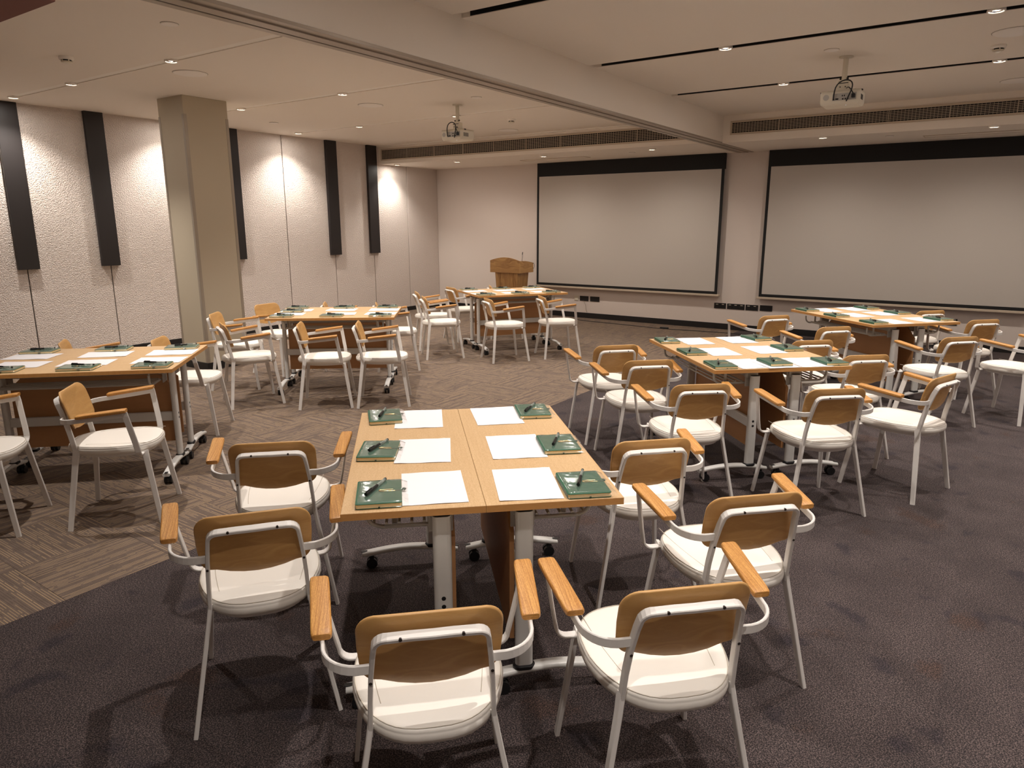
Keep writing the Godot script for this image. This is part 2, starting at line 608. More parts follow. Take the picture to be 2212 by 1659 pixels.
func make_room() -> void:
	# floor: slab, brown carpet tiles in a quarter-turn chequer, dark broadloom
	var fl := setting("floor")
	put("screed", fl, M.underlay, LEFT_X - 0.2, RIGHT_X + 0.2, -0.2, -0.009, BACK_Z - 0.2, REAR_Z + 0.2)
	var rng := RandomNumberGenerator.new()
	rng.seed = 4
	var meshes := []
	for v in 2:
		var s := Shape.new()
		s.own = true
		var h := 0.2497
		var c := 0.0012
		var T := [Vector3(-h + c, 0, -h + c), Vector3(h - c, 0, -h + c), Vector3(h - c, 0, h - c), Vector3(-h + c, 0, h - c)]
		var S := [Vector3(-h, -c, -h), Vector3(h, -c, -h), Vector3(h, -c, h), Vector3(-h, -c, h)]
		var B := [Vector3(-h, -0.009, -h), Vector3(h, -0.009, -h), Vector3(h, -0.009, h), Vector3(-h, -0.009, h)]
		s.quad(T[0], T[1], T[2], T[3], FLAT)
		for i in 4:
			var j := (i + 1) % 4
			s.quad(T[i], S[i], S[j], T[j], FLAT)
			s.quad(S[i], B[i], B[j], S[j], FLAT)
		for q in s.p:
			var u := Vector2(q.x / 0.5 + 0.5, q.z / 0.5 + 0.5)
			s.uvs.append(u if v == 0 else Vector2(1.0 - u.x, 1.0 - u.y))
		meshes.append(s.done())
	for i in 12:
		for j in 23:
			var x := SEAM_X - 0.25 - 0.5 * i
			var z := -1.45 + 0.5 * (j - 19)
			if z < BACK_Z - 0.3 or z > 0.6:
				continue
			var o := inst("carpet_tile", meshes[rng.randi() % 2], M.tiles[rng.randi() % 3], fl)
			o.position = Vector3(x, 0, z)
			# the tile against the seam at z -1.45 has its lines along z
			if posmod(i + j - 19, 2) == 0:
				o.rotation.y = PI / 2
	put("carpet_remnant", fl, M.underlay, LEFT_X - 0.2, SEAM_X, -0.009, -0.001, 0.55, REAR_Z + 0.2)
	var d := Shape.new()
	d.own = true
	var x0 := SEAM_X + 0.001
	var q4 := [Vector3(x0, 0.0, BACK_Z), Vector3(RIGHT_X, 0.0, BACK_Z), Vector3(RIGHT_X, 0.0, REAR_Z), Vector3(x0, 0.0, REAR_Z)]
	d.quad(q4[0], q4[1], q4[2], q4[3], FLAT)
	var low := Vector3(0, -0.009, 0)
	for i in 4:
		var j := (i + 1) % 4
		d.quad(q4[i], q4[i] + low, q4[j] + low, q4[j], FLAT)
	for q in d.p:
		d.uvs.append(Vector2(q.x, q.z))
	var dm := d.done()
	# a second set of coordinates for the worn patches
	var arr := dm.surface_get_arrays(0)
	arr[Mesh.ARRAY_TEX_UV2] = arr[Mesh.ARRAY_TEX_UV]
	var dm2 := ArrayMesh.new()
	dm2.add_surface_from_arrays(Mesh.PRIMITIVE_TRIANGLES, arr)
	inst("broadloom_carpet", dm2, M.pile, fl)

	# panelled wall: each panel its own board with a black joint between
	var wl := setting("wall_left")
	put("wall_core", wl, M.joint, LEFT_X - 0.25, LEFT_X - 0.022, -0.1, 3.15, BACK_Z - 0.2, REAR_Z + 0.2)
	var seams := [REAR_Z, 1.01, 0.09, -0.82, -1.74, -2.66, -3.577, -4.508, -5.42, -6.33, -7.222, -8.161, -9.056, -9.95, BACK_Z]
	for i in seams.size() - 1:
		put("wall_panel", wl, M.panel, LEFT_X - 0.022, LEFT_X, 0.07, 2.95, seams[i + 1] + 0.006, seams[i] - 0.006, 0.003)
	for z in [-3.584, -4.50, -6.33, -8.152, -9.052]:
		put("accent_strip", wl, M.strip, LEFT_X, LEFT_X + 0.05, 1.10, CEIL_L, z - 0.108, z + 0.108, 0.002)
	var bl := setting("baseboard_left")
	put("board", bl, M.skirting, LEFT_X - 0.022, LEFT_X + 0.006, 0.0, 0.075, BACK_Z, REAR_Z, 0.002)

	var wb := setting("wall_back")
	put("plaster", wb, M.wall, LEFT_X - 0.25, RIGHT_X + 0.25, -0.1, 3.15, BACK_Z - 0.25, BACK_Z)
	var bb := setting("baseboard_back")
	put("board", bb, M.skirting, LEFT_X, RIGHT_X, 0.0, 0.09, BACK_Z, BACK_Z + 0.014, 0.002)
	var wr := setting("wall_right")
	put("plaster", wr, M.wall, RIGHT_X, RIGHT_X + 0.25, -0.1, 3.15, BACK_Z - 0.2, REAR_Z + 0.2)
	var we := setting("wall_rear")
	put("plaster", we, M.wall, LEFT_X - 0.2, RIGHT_X + 0.2, -0.1, 3.15, REAR_Z, REAR_Z + 0.25)

	# ceiling over the panelled half, with pale grooves
	var ce := setting("ceiling")
	var gz := [-7.22, -5.37, -3.53, -1.70]
	var from := SOFFIT_Z
	for z in gz:
		put("ceiling_board", ce, M.ceiling, LEFT_X - 0.05, BEAM_L, CEIL_L, CEIL_L + 0.1, from, z - 0.04)
		from = z + 0.04
	put("ceiling_board", ce, M.ceiling, LEFT_X - 0.05, BEAM_L, CEIL_L, CEIL_L + 0.1, from, REAR_Z)
	for z in gz:
		put("groove_bed", ce, M.groove, LEFT_X + 0.35, BEAM_L, CEIL_L + 0.006, CEIL_L + 0.1, z - 0.04, z + 0.04)
		put("groove_end", ce, M.ceiling, LEFT_X - 0.05, LEFT_X + 0.35, CEIL_L, CEIL_L + 0.1, z - 0.04, z + 0.04)
	# ceiling over the other half, with black slots
	var sz := [-7.62, -5.86, -3.99, -2.15, -0.31]
	from = -9.40
	for z in sz:
		put("ceiling_board", ce, M.ceiling, BEAM_R, RIGHT_X + 0.05, CEIL_R, CEIL_R + 0.1, from, z - 0.05)
		from = z + 0.05
	put("ceiling_board", ce, M.ceiling, BEAM_R, RIGHT_X + 0.05, CEIL_R, CEIL_R + 0.1, from, REAR_Z)
	for z in sz:
		put("slot_bed", ce, M.slot, BEAM_R + 0.07, RIGHT_X, CEIL_R + 0.075, CEIL_R + 0.1, z - 0.05, z + 0.05)
		for e in [-1.0, 1.0]:
			put("slot_cheek", ce, M.slot, BEAM_R + 0.07, RIGHT_X, CEIL_R + 0.004, CEIL_R + 0.076, z + e * 0.0490 - 0.001, z + e * 0.0490 + 0.001)
		put("slot_end", ce, M.ceiling, BEAM_R, BEAM_R + 0.07, CEIL_R + 0.03, CEIL_R + 0.1, z - 0.05, z + 0.05)
	put("roof_slab", ce, M.black, LEFT_X - 0.25, RIGHT_X + 0.25, 3.03, 3.2, BACK_Z - 0.25, REAR_Z + 0.25)
	# beam of the folding partition and its track
	var be := setting("ceiling_beam")
	put("beam_body", be, M.ceiling, BEAM_L, BEAM_R, SOFFIT_Y + 0.004, 3.03, BACK_Z, REAR_Z)
	var tr := setting("trim_1")
	put("track_flange", tr, M.profile, BEAM_L - 0.004, BEAM_L + 0.045, SOFFIT_Y - 0.006, SOFFIT_Y + 0.004, BACK_Z, REAR_Z, 0.001)
	put("track_slot", tr, M.slot, BEAM_L + 0.045, BEAM_L + 0.068, SOFFIT_Y, SOFFIT_Y + 0.004, BACK_Z, REAR_Z)
	put("track_flange", tr, M.profile, BEAM_L + 0.068, BEAM_L + 0.145, SOFFIT_Y - 0.008, SOFFIT_Y + 0.004, BACK_Z, REAR_Z, 0.001)
	put("track_rebate", tr, M.guard, BEAM_L + 0.145, BEAM_L + 0.185, SOFFIT_Y + 0.0, SOFFIT_Y + 0.004, BACK_Z, REAR_Z)
	put("track_lip", tr, M.profile, BEAM_L + 0.185, BEAM_R + 0.004, SOFFIT_Y - 0.006, SOFFIT_Y + 0.012, BACK_Z, REAR_Z, 0.001)
	# soffits before the screen wall
	var so := setting("ceiling_soffit")
	put("soffit_underside", so, M.ceiling, LEFT_X - 0.05, BEAM_L, SOFFIT_Y, SOFFIT_Y + 0.04, BACK_Z, SOFFIT_Z - 0.02)
	put("soffit_face", so, M.ceiling, LEFT_X - 0.05, BEAM_L, SOFFIT_Y - 0.001, 3.03, SOFFIT_Z - 0.02, SOFFIT_Z)
	put("shadow_batten", so, M.groove, LEFT_X, BEAM_L, CEIL_L - 0.012, CEIL_L, SOFFIT_Z, SOFFIT_Z + 0.05)
	put("soffit_underside", so, M.ceiling, BEAM_R, RIGHT_X + 0.05, SOFFIT_Y, SOFFIT_Y + 0.04, BACK_Z, -9.42)
	put("soffit_face", so, M.ceiling, BEAM_R, RIGHT_X + 0.05, SOFFIT_Y - 0.001, 3.03, -9.42, -9.40)
	# maroon bulkhead beyond the first tables
	var ma := setting("ceiling_bulkhead")
	put("bulkhead_body", ma, M.maroon, LEFT_X, -4.3, 2.75, CEIL_L, -2.0, REAR_Z, 0.004)
	# grey column with metal corner guards and a black foot
	var co := setting("pillar")
	put("shaft", co, M.column, -7.663, -7.194, 0.0, CEIL_L, -4.975, -4.456, 0.004)
	for cx in [-7.663, -7.194]:
		for cz in [-4.975, -4.456]:
			var g := Shape.new()
			var ix: float = 1.0 if cx < -7.4 else -1.0
			var iz: float = 1.0 if cz < -4.7 else -1.0
			var path := PackedVector2Array([Vector2(0.032, -0.003), Vector2(0, -0.003), Vector2(-0.003, 0), Vector2(-0.003, 0.032), Vector2(0.001, 0.032), Vector2(0.001, 0.001), Vector2(0.032, 0.001)])
			var rings := []
			for y in [0.09, 2.72]:
				var ring := PackedVector3Array()
				for q in path:
					ring.append(Vector3(cx + ix * q.x, y, cz + iz * q.y))
				rings.append(ring)
			loft(g, rings, true, true, true, FLAT)
			piece("corner_guard", g, M.guard, co)
	put("foot_board", co, M.skirting, -7.670, -7.187, 0.0, 0.085, -4.982, -4.449, 0.002)

# ---------------------------------------------------------------- wall and ceiling fittings
func projection_screen(x0: float, label: String) -> void:
	var w := 3.27
	var t := thing("projection_screen", label, "projection screen", Vector3(x0 + w * 0.5, 0.52, BACK_Z + 0.024), 0.0, "projection screens")
	var z0 := 0.055
	var z1 := 0.070
	var h := w * 0.5
	var y0 := 0.02
	var y1 := 2.09
	put("casing", t, M.screen_black, -h, h, 1.866, y1, 0.0, z1, 0.002)
	put("border_side", t, M.screen_black, -h, -h + 0.04, y0, 1.866, z0, z1)
	put("border_side", t, M.screen_black, h - 0.04, h, y0, 1.866, z0, z1)
	put("border_bottom", t, M.screen_black, -h + 0.04, h - 0.04, y0, y0 + 0.042, z0, z1)
	put("screen_fabric", t, M.screen_white, -h + 0.04, h - 0.04, y0 + 0.042, 1.866, z0, z1 - 0.002)
	put("bottom_bar", t, M.vent, -h - 0.03, h + 0.03, -0.012, y0, 0.0, 0.085, 0.004)

func air_grille(x0: float, x1: float, y0: float, y1: float, z: float, label: String) -> void:
	var t := thing("air_grille", label, "air grille", Vector3(x0, y0, z), 0.0, "long ceiling air grilles")
	var w := x1 - x0
	var h := y1 - y0
	var f := 0.022
	put("duct_opening", t, M.black, f, w - f, f, h - f, 0.0, 0.003)
	put("frame_rail", t, M.vent, 0, w, 0, f, 0.0, 0.016, 0.002)
	put("frame_rail", t, M.vent, 0, w, h - f, h, 0.0, 0.016, 0.002)
	put("frame_stile", t, M.vent, 0, f, f, h - f, 0.0, 0.016)
	put("frame_stile", t, M.vent, w - f, w, f, h - f, 0.0, 0.016)
	var n := 6
	for i in n:
		var y := f + (h - 2 * f) * (i + 1) / (n + 1)
		put("slat", t, M.vent, f, w - f, y - 0.0022, y + 0.0022, 0.004, 0.013)
	var k := 0.6
	while k < w - 0.3:
		put("mullion", t, M.vent, k - 0.0025, k + 0.0025, f, h - f, 0.004, 0.014)
		k += 0.6
	var s := Shape.new()
	var x := f + 0.032
	while x < w - f:
		block(s, x - 0.0013, x + 0.0013, f, h - f, 0.003, 0.008)
		x += 0.036
	var o := piece("fine_bars", s, M.vent, t)
	o.set_meta("kind", "stuff")

func ceiling_disc(at: Vector3, r: float, called: String, label: String, category: String, group: String) -> void:
	var t := thing(called, label, category, at, 0.0, group)
	var s := Shape.new()
	lathe(s, [[0.0, -0.007], [r * 0.93, -0.007], [r * 0.97, -0.0055], [r * 0.975, 0.0]], 36)
	piece("cover", s, M.cover, t)
	s = Shape.new()
	lathe(s, [[r * 0.985, 0.0], [r * 0.985, -0.003], [r, -0.003], [r + 0.002, 0.0]], 36)
	piece("rim", s, M.guard, t)

func smoke_detector(at: Vector3, label: String) -> void:
	var t := thing("smoke_detector", label, "smoke detector", at, 0.0, "smoke detectors")
	var s := Shape.new()
	lathe(s, [[0.052, 0.0], [0.054, -0.012], [0.050, -0.024], [0.0, -0.024]], 28)
	piece("base", s, M.cover, t)
	s = Shape.new()
	lathe(s, [[0.036, -0.022], [0.036, -0.036], [0.0, -0.036]], 28)
	piece("sensing_slot", s, M.black, t)
	s = Shape.new()
	lathe(s, [[0.0, -0.034], [0.039, -0.034], [0.038, -0.042], [0.028, -0.047], [0.0, -0.048]], 28)
	piece("cap", s, M.projector, t)
	for k in 5:
		var a := TAU * k / 5.0
		s = Shape.new()
		box(s, Vector3(cos(a) * 0.038, -0.029, sin(a) * 0.038), Vector3(0.007, 0.014, 0.007))
		piece("rib", s, M.projector, t)

func projector(at: Vector3, label: String) -> void:
	var t := thing("projector", label, "projector", at, 0.0, "ceiling projectors")
	var s := Shape.new()
	lathe(s, [[0.0, 0.0], [0.055, 0.0], [0.055, -0.008], [0.0, -0.008]], 24)
	piece("ceiling_plate", s, M.projector, t)
	s = Shape.new()
	tube(s, [Vector3(0, -0.004, 0), Vector3(0, -0.10, 0), Vector3(0, -0.20, 0)], 0.021, 16)
	piece("pole", s, M.projector, t)
	for e in [-1.0, 1.0]:
		s = Shape.new()
		tube(s, [Vector3(e * 0.02, -0.17, 0.006), Vector3(e * 0.034, -0.17, 0.006)], 0.008, 10)
		piece("clamp_screw", s, M.dark_bolt, t)
	var br := put("bracket", t, M.projector, -0.045, 0.045, -0.265, -0.19, -0.035, 0.035, 0.006)
	put("bracket_gap", br, M.black, -0.04, 0.04, -0.212, -0.206, 0.0345, 0.036)
	for e in [-0.02, 0.02]:
		s = Shape.new()
		tube(s, [Vector3(e, -0.238, 0.034), Vector3(e, -0.238, 0.038)], 0.005, 10)
		piece("bracket_screw", s, M.dark_bolt, br)
	put("mount_plate", t, M.projector, -0.11, 0.11, -0.274, -0.265, -0.06, 0.07, 0.002)
	# body: rounded in plan, lower rim drawn in
	s = Shape.new()
	var rings := []
	for e in [[-0.282, 0.93], [-0.276, 0.985], [-0.30, 1.0], [-0.355, 1.0], [-0.378, 0.97], [-0.388, 0.88]]:
		var ring := PackedVector3Array()
		for q in rounded_rect(0.31 * e[1], 0.235 * e[1], 0.03, 5):
			ring.append(Vector3(q.x, e[0], q.y))
		rings.append(ring)
	loft(s, rings, true, true, true, 1)
	var body := piece("body", s, M.projector, t)
	put("port_panel", body, M.grey_steel, -0.055, 0.125, -0.355, -0.300, 0.1170, 0.1190)
	for p in [[-0.045, -0.345, 0.012], [-0.02, -0.343, 0.02], [0.025, -0.345, 0.01], [0.045, -0.345, 0.009], [0.062, -0.345, 0.009], [0.02, -0.32, 0.007], [0.035, -0.32, 0.007]]:
		put("port", body, M.black, p[0] - p[2] * 0.6, p[0] + p[2] * 0.6, p[1] - 0.006, p[1] + 0.006, 0.1188, 0.1202)
	s = Shape.new()
	tube(s, [Vector3(-0.105, -0.325, 0.114), Vector3(-0.105, -0.325, 0.1192)], 0.023, 24)
	piece("speaker_grille", s, M.grey_steel, body)
	s = Shape.new()
	tube(s, [Vector3(0.045, -0.3892, 0.075), Vector3(0.045, -0.388, 0.075)], 0.004, 10)
	piece("standby_light", s, M.led, body)
	for k in 7:
		put("side_louvre", body, M.dark_bolt, 0.1545, 0.1560, -0.352, -0.312, 0.005 + k * 0.013, 0.012 + k * 0.013)
	s = Shape.new()
	tube(s, [Vector3(-0.08, -0.335, -0.118), Vector3(-0.08, -0.335, -0.135)], 0.036, 20)
	piece("lens_barrel", s, M.black_plastic, body)
	for e in [-0.15, 0.15]:
		put("foot", body, M.dark_bolt, e - 0.012, e + 0.012, -0.284, -0.272, 0.05, 0.075, 0.003)
	# leads
	s = Shape.new()
	var path := []
	for i in 17:
		var f := i / 16.0
		var a := PI * 1.15 * f
		path.append(Vector3(-0.045 + 0.13 * f * (2.0 - f) * 0.95 - 0.03 * sin(a * 2.0), -0.345 + 0.155 * sin(a * 0.92) * (1.0 - 0.25 * f), 0.128 + 0.035 * sin(PI * f)))
	tube(s, path, 0.0052, 8)
	piece("signal_lead", s, M.black_plastic, t)
	s = Shape.new()
	path = []
	for i in 11:
		var f := i / 10.0
		path.append(Vector3(0.03, -0.25, 0.036).lerp(Vector3(0.105, -0.315, 0.135), f) + Vector3(0.0, 0.02 * sin(PI * f), 0.03 * sin(PI * f)))
	tube(s, path, 0.0042, 8)
	piece("power_lead", s, M.black_plastic, t)
	put("power_plug", t, M.black_plastic, 0.092, 0.12, -0.345, -0.312, 0.124, 0.150, 0.004)

func socket_plate(x0: float, x1: float, y: float, m: Material, tabs: int, label: String) -> void:
	var t := thing("socket_plate", label, "wall socket", Vector3((x0 + x1) * 0.5, y, BACK_Z), 0.0, "wall sockets under the screens")
	var h := (x1 - x0) * 0.5
	put("plate", t, m, -h, h, -0.042, 0.042, 0.0, 0.009, 0.002)
	if tabs == 0:
		put("cover_flap", t, m, -h + 0.008, h - 0.008, -0.034, 0.034, 0.008, 0.011, 0.001)
	for k in tabs:
		var cx := -h + (k + 0.5) * 2.0 * h / tabs
		put("socket_face", t, m, cx - 0.032, cx + 0.032, -0.034, 0.03, 0.008, 0.011, 0.001)
		put("name_tab", t, M.projector, cx - 0.018, cx + 0.018, 0.018, 0.026, 0.0108, 0.0116)

func make_lectern() -> void:
	var t := thing("lectern", "wooden lectern with an arched front and thin microphone beside the screen", "lectern", Vector3(-6.85, 0, -9.954), 0.0)
	# head: arched front board, side cheeks, sloping desk
	var w := 0.6
	var d := 0.42
	var s := Shape.new()
	var rings := []
	for z in [d * 0.5 - 0.022, d * 0.5]:
		var ring := PackedVector3Array()
		ring.append(Vector3(-w / 2, 0.80, z))
		for i in 15:
			var f := i / 14.0
			ring.append(Vector3(lerpf(-w / 2, w / 2, f), 0.998 + 0.055 * sin(PI * f), z))
		ring.append(Vector3(w / 2, 0.80, z))
		rings.append(ring)
	loft(s, rings, true, true, true, FLAT)
	piece("front_board", s, M.lectern, t)
	for e in [-1.0, 1.0]:
		s = Shape.new()
		rings = []
		for k in 2:
			var x: float = e * (w / 2 - 0.02 * k)
			var ring := PackedVector3Array()
			ring.append(Vector3(x, 0.80, d * 0.5 - 0.022))
			ring.append(Vector3(x, 0.998, d * 0.5 - 0.022))
			for i in 8:
				var f := (i + 1) / 8.0
				ring.append(Vector3(x, lerpf(0.998, 0.955, f) + 0.012 * sin(PI * f), lerpf(d * 0.5 - 0.022, -d * 0.5, f)))
			ring.append(Vector3(x, 0.80, -d * 0.5))
			rings.append(ring)
		loft(s, rings, true, true, true, FLAT)
		piece("side_cheek", s, M.lectern, t, 2)
	put("head_floor", t, M.lectern, -w / 2 + 0.02, w / 2 - 0.02, 0.802, 0.82, -d / 2, d / 2 - 0.022)
	put("rear_board", t, M.lectern, -w / 2 + 0.02, w / 2 - 0.02, 0.82, 0.93, -d / 2, -d / 2 + 0.018)
	s = Shape.new()
	bar(s, [Vector3(0, 0.985, d / 2 - 0.03), Vector3(0, 0.945, -d / 2 + 0.01)], [Vector3(1, 0, 0)], w - 0.045, 0.014)
	piece("desk", s, M.lectern, t)
	# body tapers to the foot
	s = Shape.new()
	rings = []
	for e in [[0.802, 0.23, 0.165], [0.05, 0.185, 0.13]]:
		rings.append(PackedVector3Array([Vector3(-e[1], e[0], -e[2]), Vector3(e[1], e[0], -e[2]), Vector3(e[1], e[0], e[2]), Vector3(-e[1], e[0], e[2])]))
	loft(s, rings, true, true, true, FLAT)
	piece("body", s, M.lectern, t, 1)
	for e in [-1.0, 1.0]:
		s = Shape.new()
		bar(s, [Vector3(e * 0.135, 0.80, 0.168), Vector3(e * 0.108, 0.05, 0.133)], [Vector3(1, 0, 0)], 0.014, 0.006)
		piece("front_batten", s, M.lectern, t, 1)
	put("foot_plate", t, M.lectern, -0.25, 0.25, 0.0, 0.05, -0.19, 0.19, 0.004)
	s = Shape.new()
	var path := []
	for i in 9:
		var f := i / 8.0
		path.append(Vector3(0.16 + 0.03 * f, 0.955 + 0.15 * f, -0.06 + 0.02 * f * f))
	tube(s, path, 0.0035, 8)
	tube(s, [path[8] - Vector3(0.002, 0.012, 0), path[8] + Vector3(0.006, 0.03, 0.002)], 0.0065, 8)
	piece("microphone", s, M.black_plastic, t)
	s = Shape.new()
	path = []
	for i in 15:
		var a := PI * (0.75 - 1.5 * i / 14.0)
		path.append(Vector3(0.302, 0.905 + 0.045 * sin(a), -0.205 - 0.035 * cos(a)))
	tube(s, path, 0.003, 6)
	piece("wire_loop", s, M.black_plastic, t)

func make_fittings() -> void:
	make_lectern()
	projection_screen(-6.83, "matt projection screen with black border behind the wooden lectern")
	projection_screen(-2.93, "matt projection screen with black border beyond the partition beam, away from lectern")
	air_grille(-9.10, -3.55, 2.665, 2.855, SOFFIT_Z, "long pale air grille in the soffit before the lectern screen")
	air_grille(-3.08, 2.5, 2.70, 2.865, -9.40, "long pale air grille in the soffit beyond the partition beam")
	var g := "round ceiling speakers"
	ceiling_disc(Vector3(-6.137, CEIL_L, -3.905), 0.145, "ceiling_speaker", "large round ceiling speaker cover beside the grey column", "ceiling speaker", g)
	ceiling_disc(Vector3(-6.09, CEIL_L, -6.05), 0.14, "ceiling_speaker", "large round ceiling speaker cover between two pale grooves near the projector", "ceiling speaker", g)
	ceiling_disc(Vector3(-6.07, CEIL_L, -8.74), 0.14, "ceiling_speaker", "large round ceiling speaker cover close to the soffit before the lectern screen", "ceiling speaker", g)
	ceiling_disc(Vector3(-0.13, CEIL_R, -6.56), 0.15, "ceiling_speaker", "large round ceiling speaker cover between two black slots", "ceiling speaker", g)
	ceiling_disc(Vector3(-0.10, CEIL_R, -8.75), 0.15, "ceiling_speaker", "large round ceiling speaker cover between last black slot and soffit", "ceiling speaker", g)
	g = "small round ceiling plates"
	ceiling_disc(Vector3(-4.773, CEIL_L, -2.92), 0.056, "ceiling_plate", "small round blank ceiling plate near the partition track", "ceiling plate", g)
	ceiling_disc(Vector3(-8.163, CEIL_L, -6.33), 0.058, "ceiling_plate", "small round blank ceiling plate near the panelled wall", "ceiling plate", g)
	ceiling_disc(Vector3(-4.807, CEIL_L, -6.33), 0.056, "ceiling_plate", "small round blank ceiling plate beside the white projector pole in the pale-groove ceiling", "ceiling plate", g)
	ceiling_disc(Vector3(-1.33, CEIL_R, -6.40), 0.056, "ceiling_plate", "small round blank ceiling plate above the projector among black slots", "ceiling plate", g)
	ceiling_disc(Vector3(-4.66, SOFFIT_Y, -9.87), 0.045, "ceiling_plate", "small round blank plate under the soffit before the lectern screen", "ceiling plate", g)
	ceiling_disc(Vector3(-1.30, SOFFIT_Y, -9.80), 0.045, "ceiling_plate", "small round blank plate under the soffit before the screen without lectern", "ceiling plate", g)
	smoke_detector(Vector3(-6.36, CEIL_L, -2.98), "smoke detector on the ceiling before the third pale groove")
	smoke_detector(Vector3(-5.41, CEIL_L, -7.86), "smoke detector on the ceiling just behind the lectern-side projector")
	smoke_detector(Vector3(-0.24, CEIL_R, -6.98), "smoke detector on the ceiling beside a black slot")
	projector(Vector3(-5.275, CEIL_L, -6.59), "white projector on a pole aimed at the lectern screen")
	projector(Vector3(-1.277, CEIL_R, -6.72), "white projector on a pole hanging below the black ceiling slots")
	# access hatches under the soffits
	for h in [[-6.72, -5.52, "shallow white access hatch under the soffit above the lectern screen"], [-0.97, 0.3, "shallow white access hatch under the soffit beyond the partition beam"]]:
		var t := thing("access_hatch", h[2], "hatch", Vector3(h[0], SOFFIT_Y, -10.2), 0.0, "soffit access hatches")
		var w: float = h[1] - h[0]
		put("hatch_door", t, M.ceiling, 0.008, w - 0.008, -0.004, 0.0, 0.008, 0.192)
		put("hatch_rim", t, M.vent, 0, w, -0.007, 0.0, 0.0, 0.008)
		put("hatch_rim", t, M.vent, 0, w, -0.007, 0.0, 0.192, 0.2)
		put("hatch_rim", t, M.vent, 0, 0.008, -0.007, 0.0, 0.008, 0.192)
		put("hatch_rim", t, M.vent, w - 0.008, w, -0.007, 0.0, 0.008, 0.192)
	var black: Material = M.black_plastic
	socket_plate(-6.10, -6.02, 0.335, M.projector, 1, "white wall socket below the lectern screen beside two black plates")
	socket_plate(-5.993, -5.823, 0.335, black, 0, "black wall plate with a dangling lead below the lectern screen")
	socket_plate(-5.791, -5.613, 0.335, black, 0, "black wall plate without any lead below the lectern screen")
	socket_plate(-3.617, -3.434, 0.36, black, 2, "black double socket plate, first of the row between the screens")
	socket_plate(-3.415, -3.332, 0.36, black, 1, "black single socket plate in the row between the screens")
	socket_plate(-3.330, -3.149, 0.36, black, 2, "black double socket plate in mid row, touching the single one")
	socket_plate(-3.134, -2.950, 0.36, black, 2, "black double socket plate next to the blank plate between the screens")
	socket_plate(-2.922, -2.741, 0.365, black, 0, "blank black wall plate ending the row between the screens")
	socket_plate(-0.66, -0.54, 0.34, black, 1, "black single socket plate below the screen away from lectern, first of two")
	socket_plate(-0.52, -0.40, 0.34, black, 1, "black single socket plate below the screen away from lectern, second of two")
	# leads
	var t := thing("wall_lead", "thin pale lead hanging from a black wall plate to the skirting", "cable", Vector3(-5.9, 0, BACK_Z))
	var s := Shape.new()
	var path := []
	for i in 13:
		var f := i / 12.0
		path.append(Vector3(-0.02 + 0.10 * f + 0.02 * sin(f * 5.0), 0.30 - 0.20 * f, 0.014 + 0.02 * sin(PI * f)))
	tube(s, path, 0.0035, 6)
	piece("lead", s, M.guard, t)
	t = thing("floor_cable", "dark cable with small inline box lying along the screen wall", "cable", Vector3(-6.0, 0, BACK_Z + 0.3))
	s = Shape.new()
	path = []
	for i in 41:
		var f := i / 40.0
		path.append(Vector3(4.2 * f, 0.005, -0.02 + 0.20 * sin(PI * minf(f * 1.25, 1.0)) + 0.02 * sin(f * 19.0)))
	tube(s, path, 0.0045, 6)
	piece("lead", s, M.black_plastic, t)
	put("inline_box", t, M.black_plastic, 1.70, 1.83, 0.0, 0.025, 0.13, 0.18, 0.005)

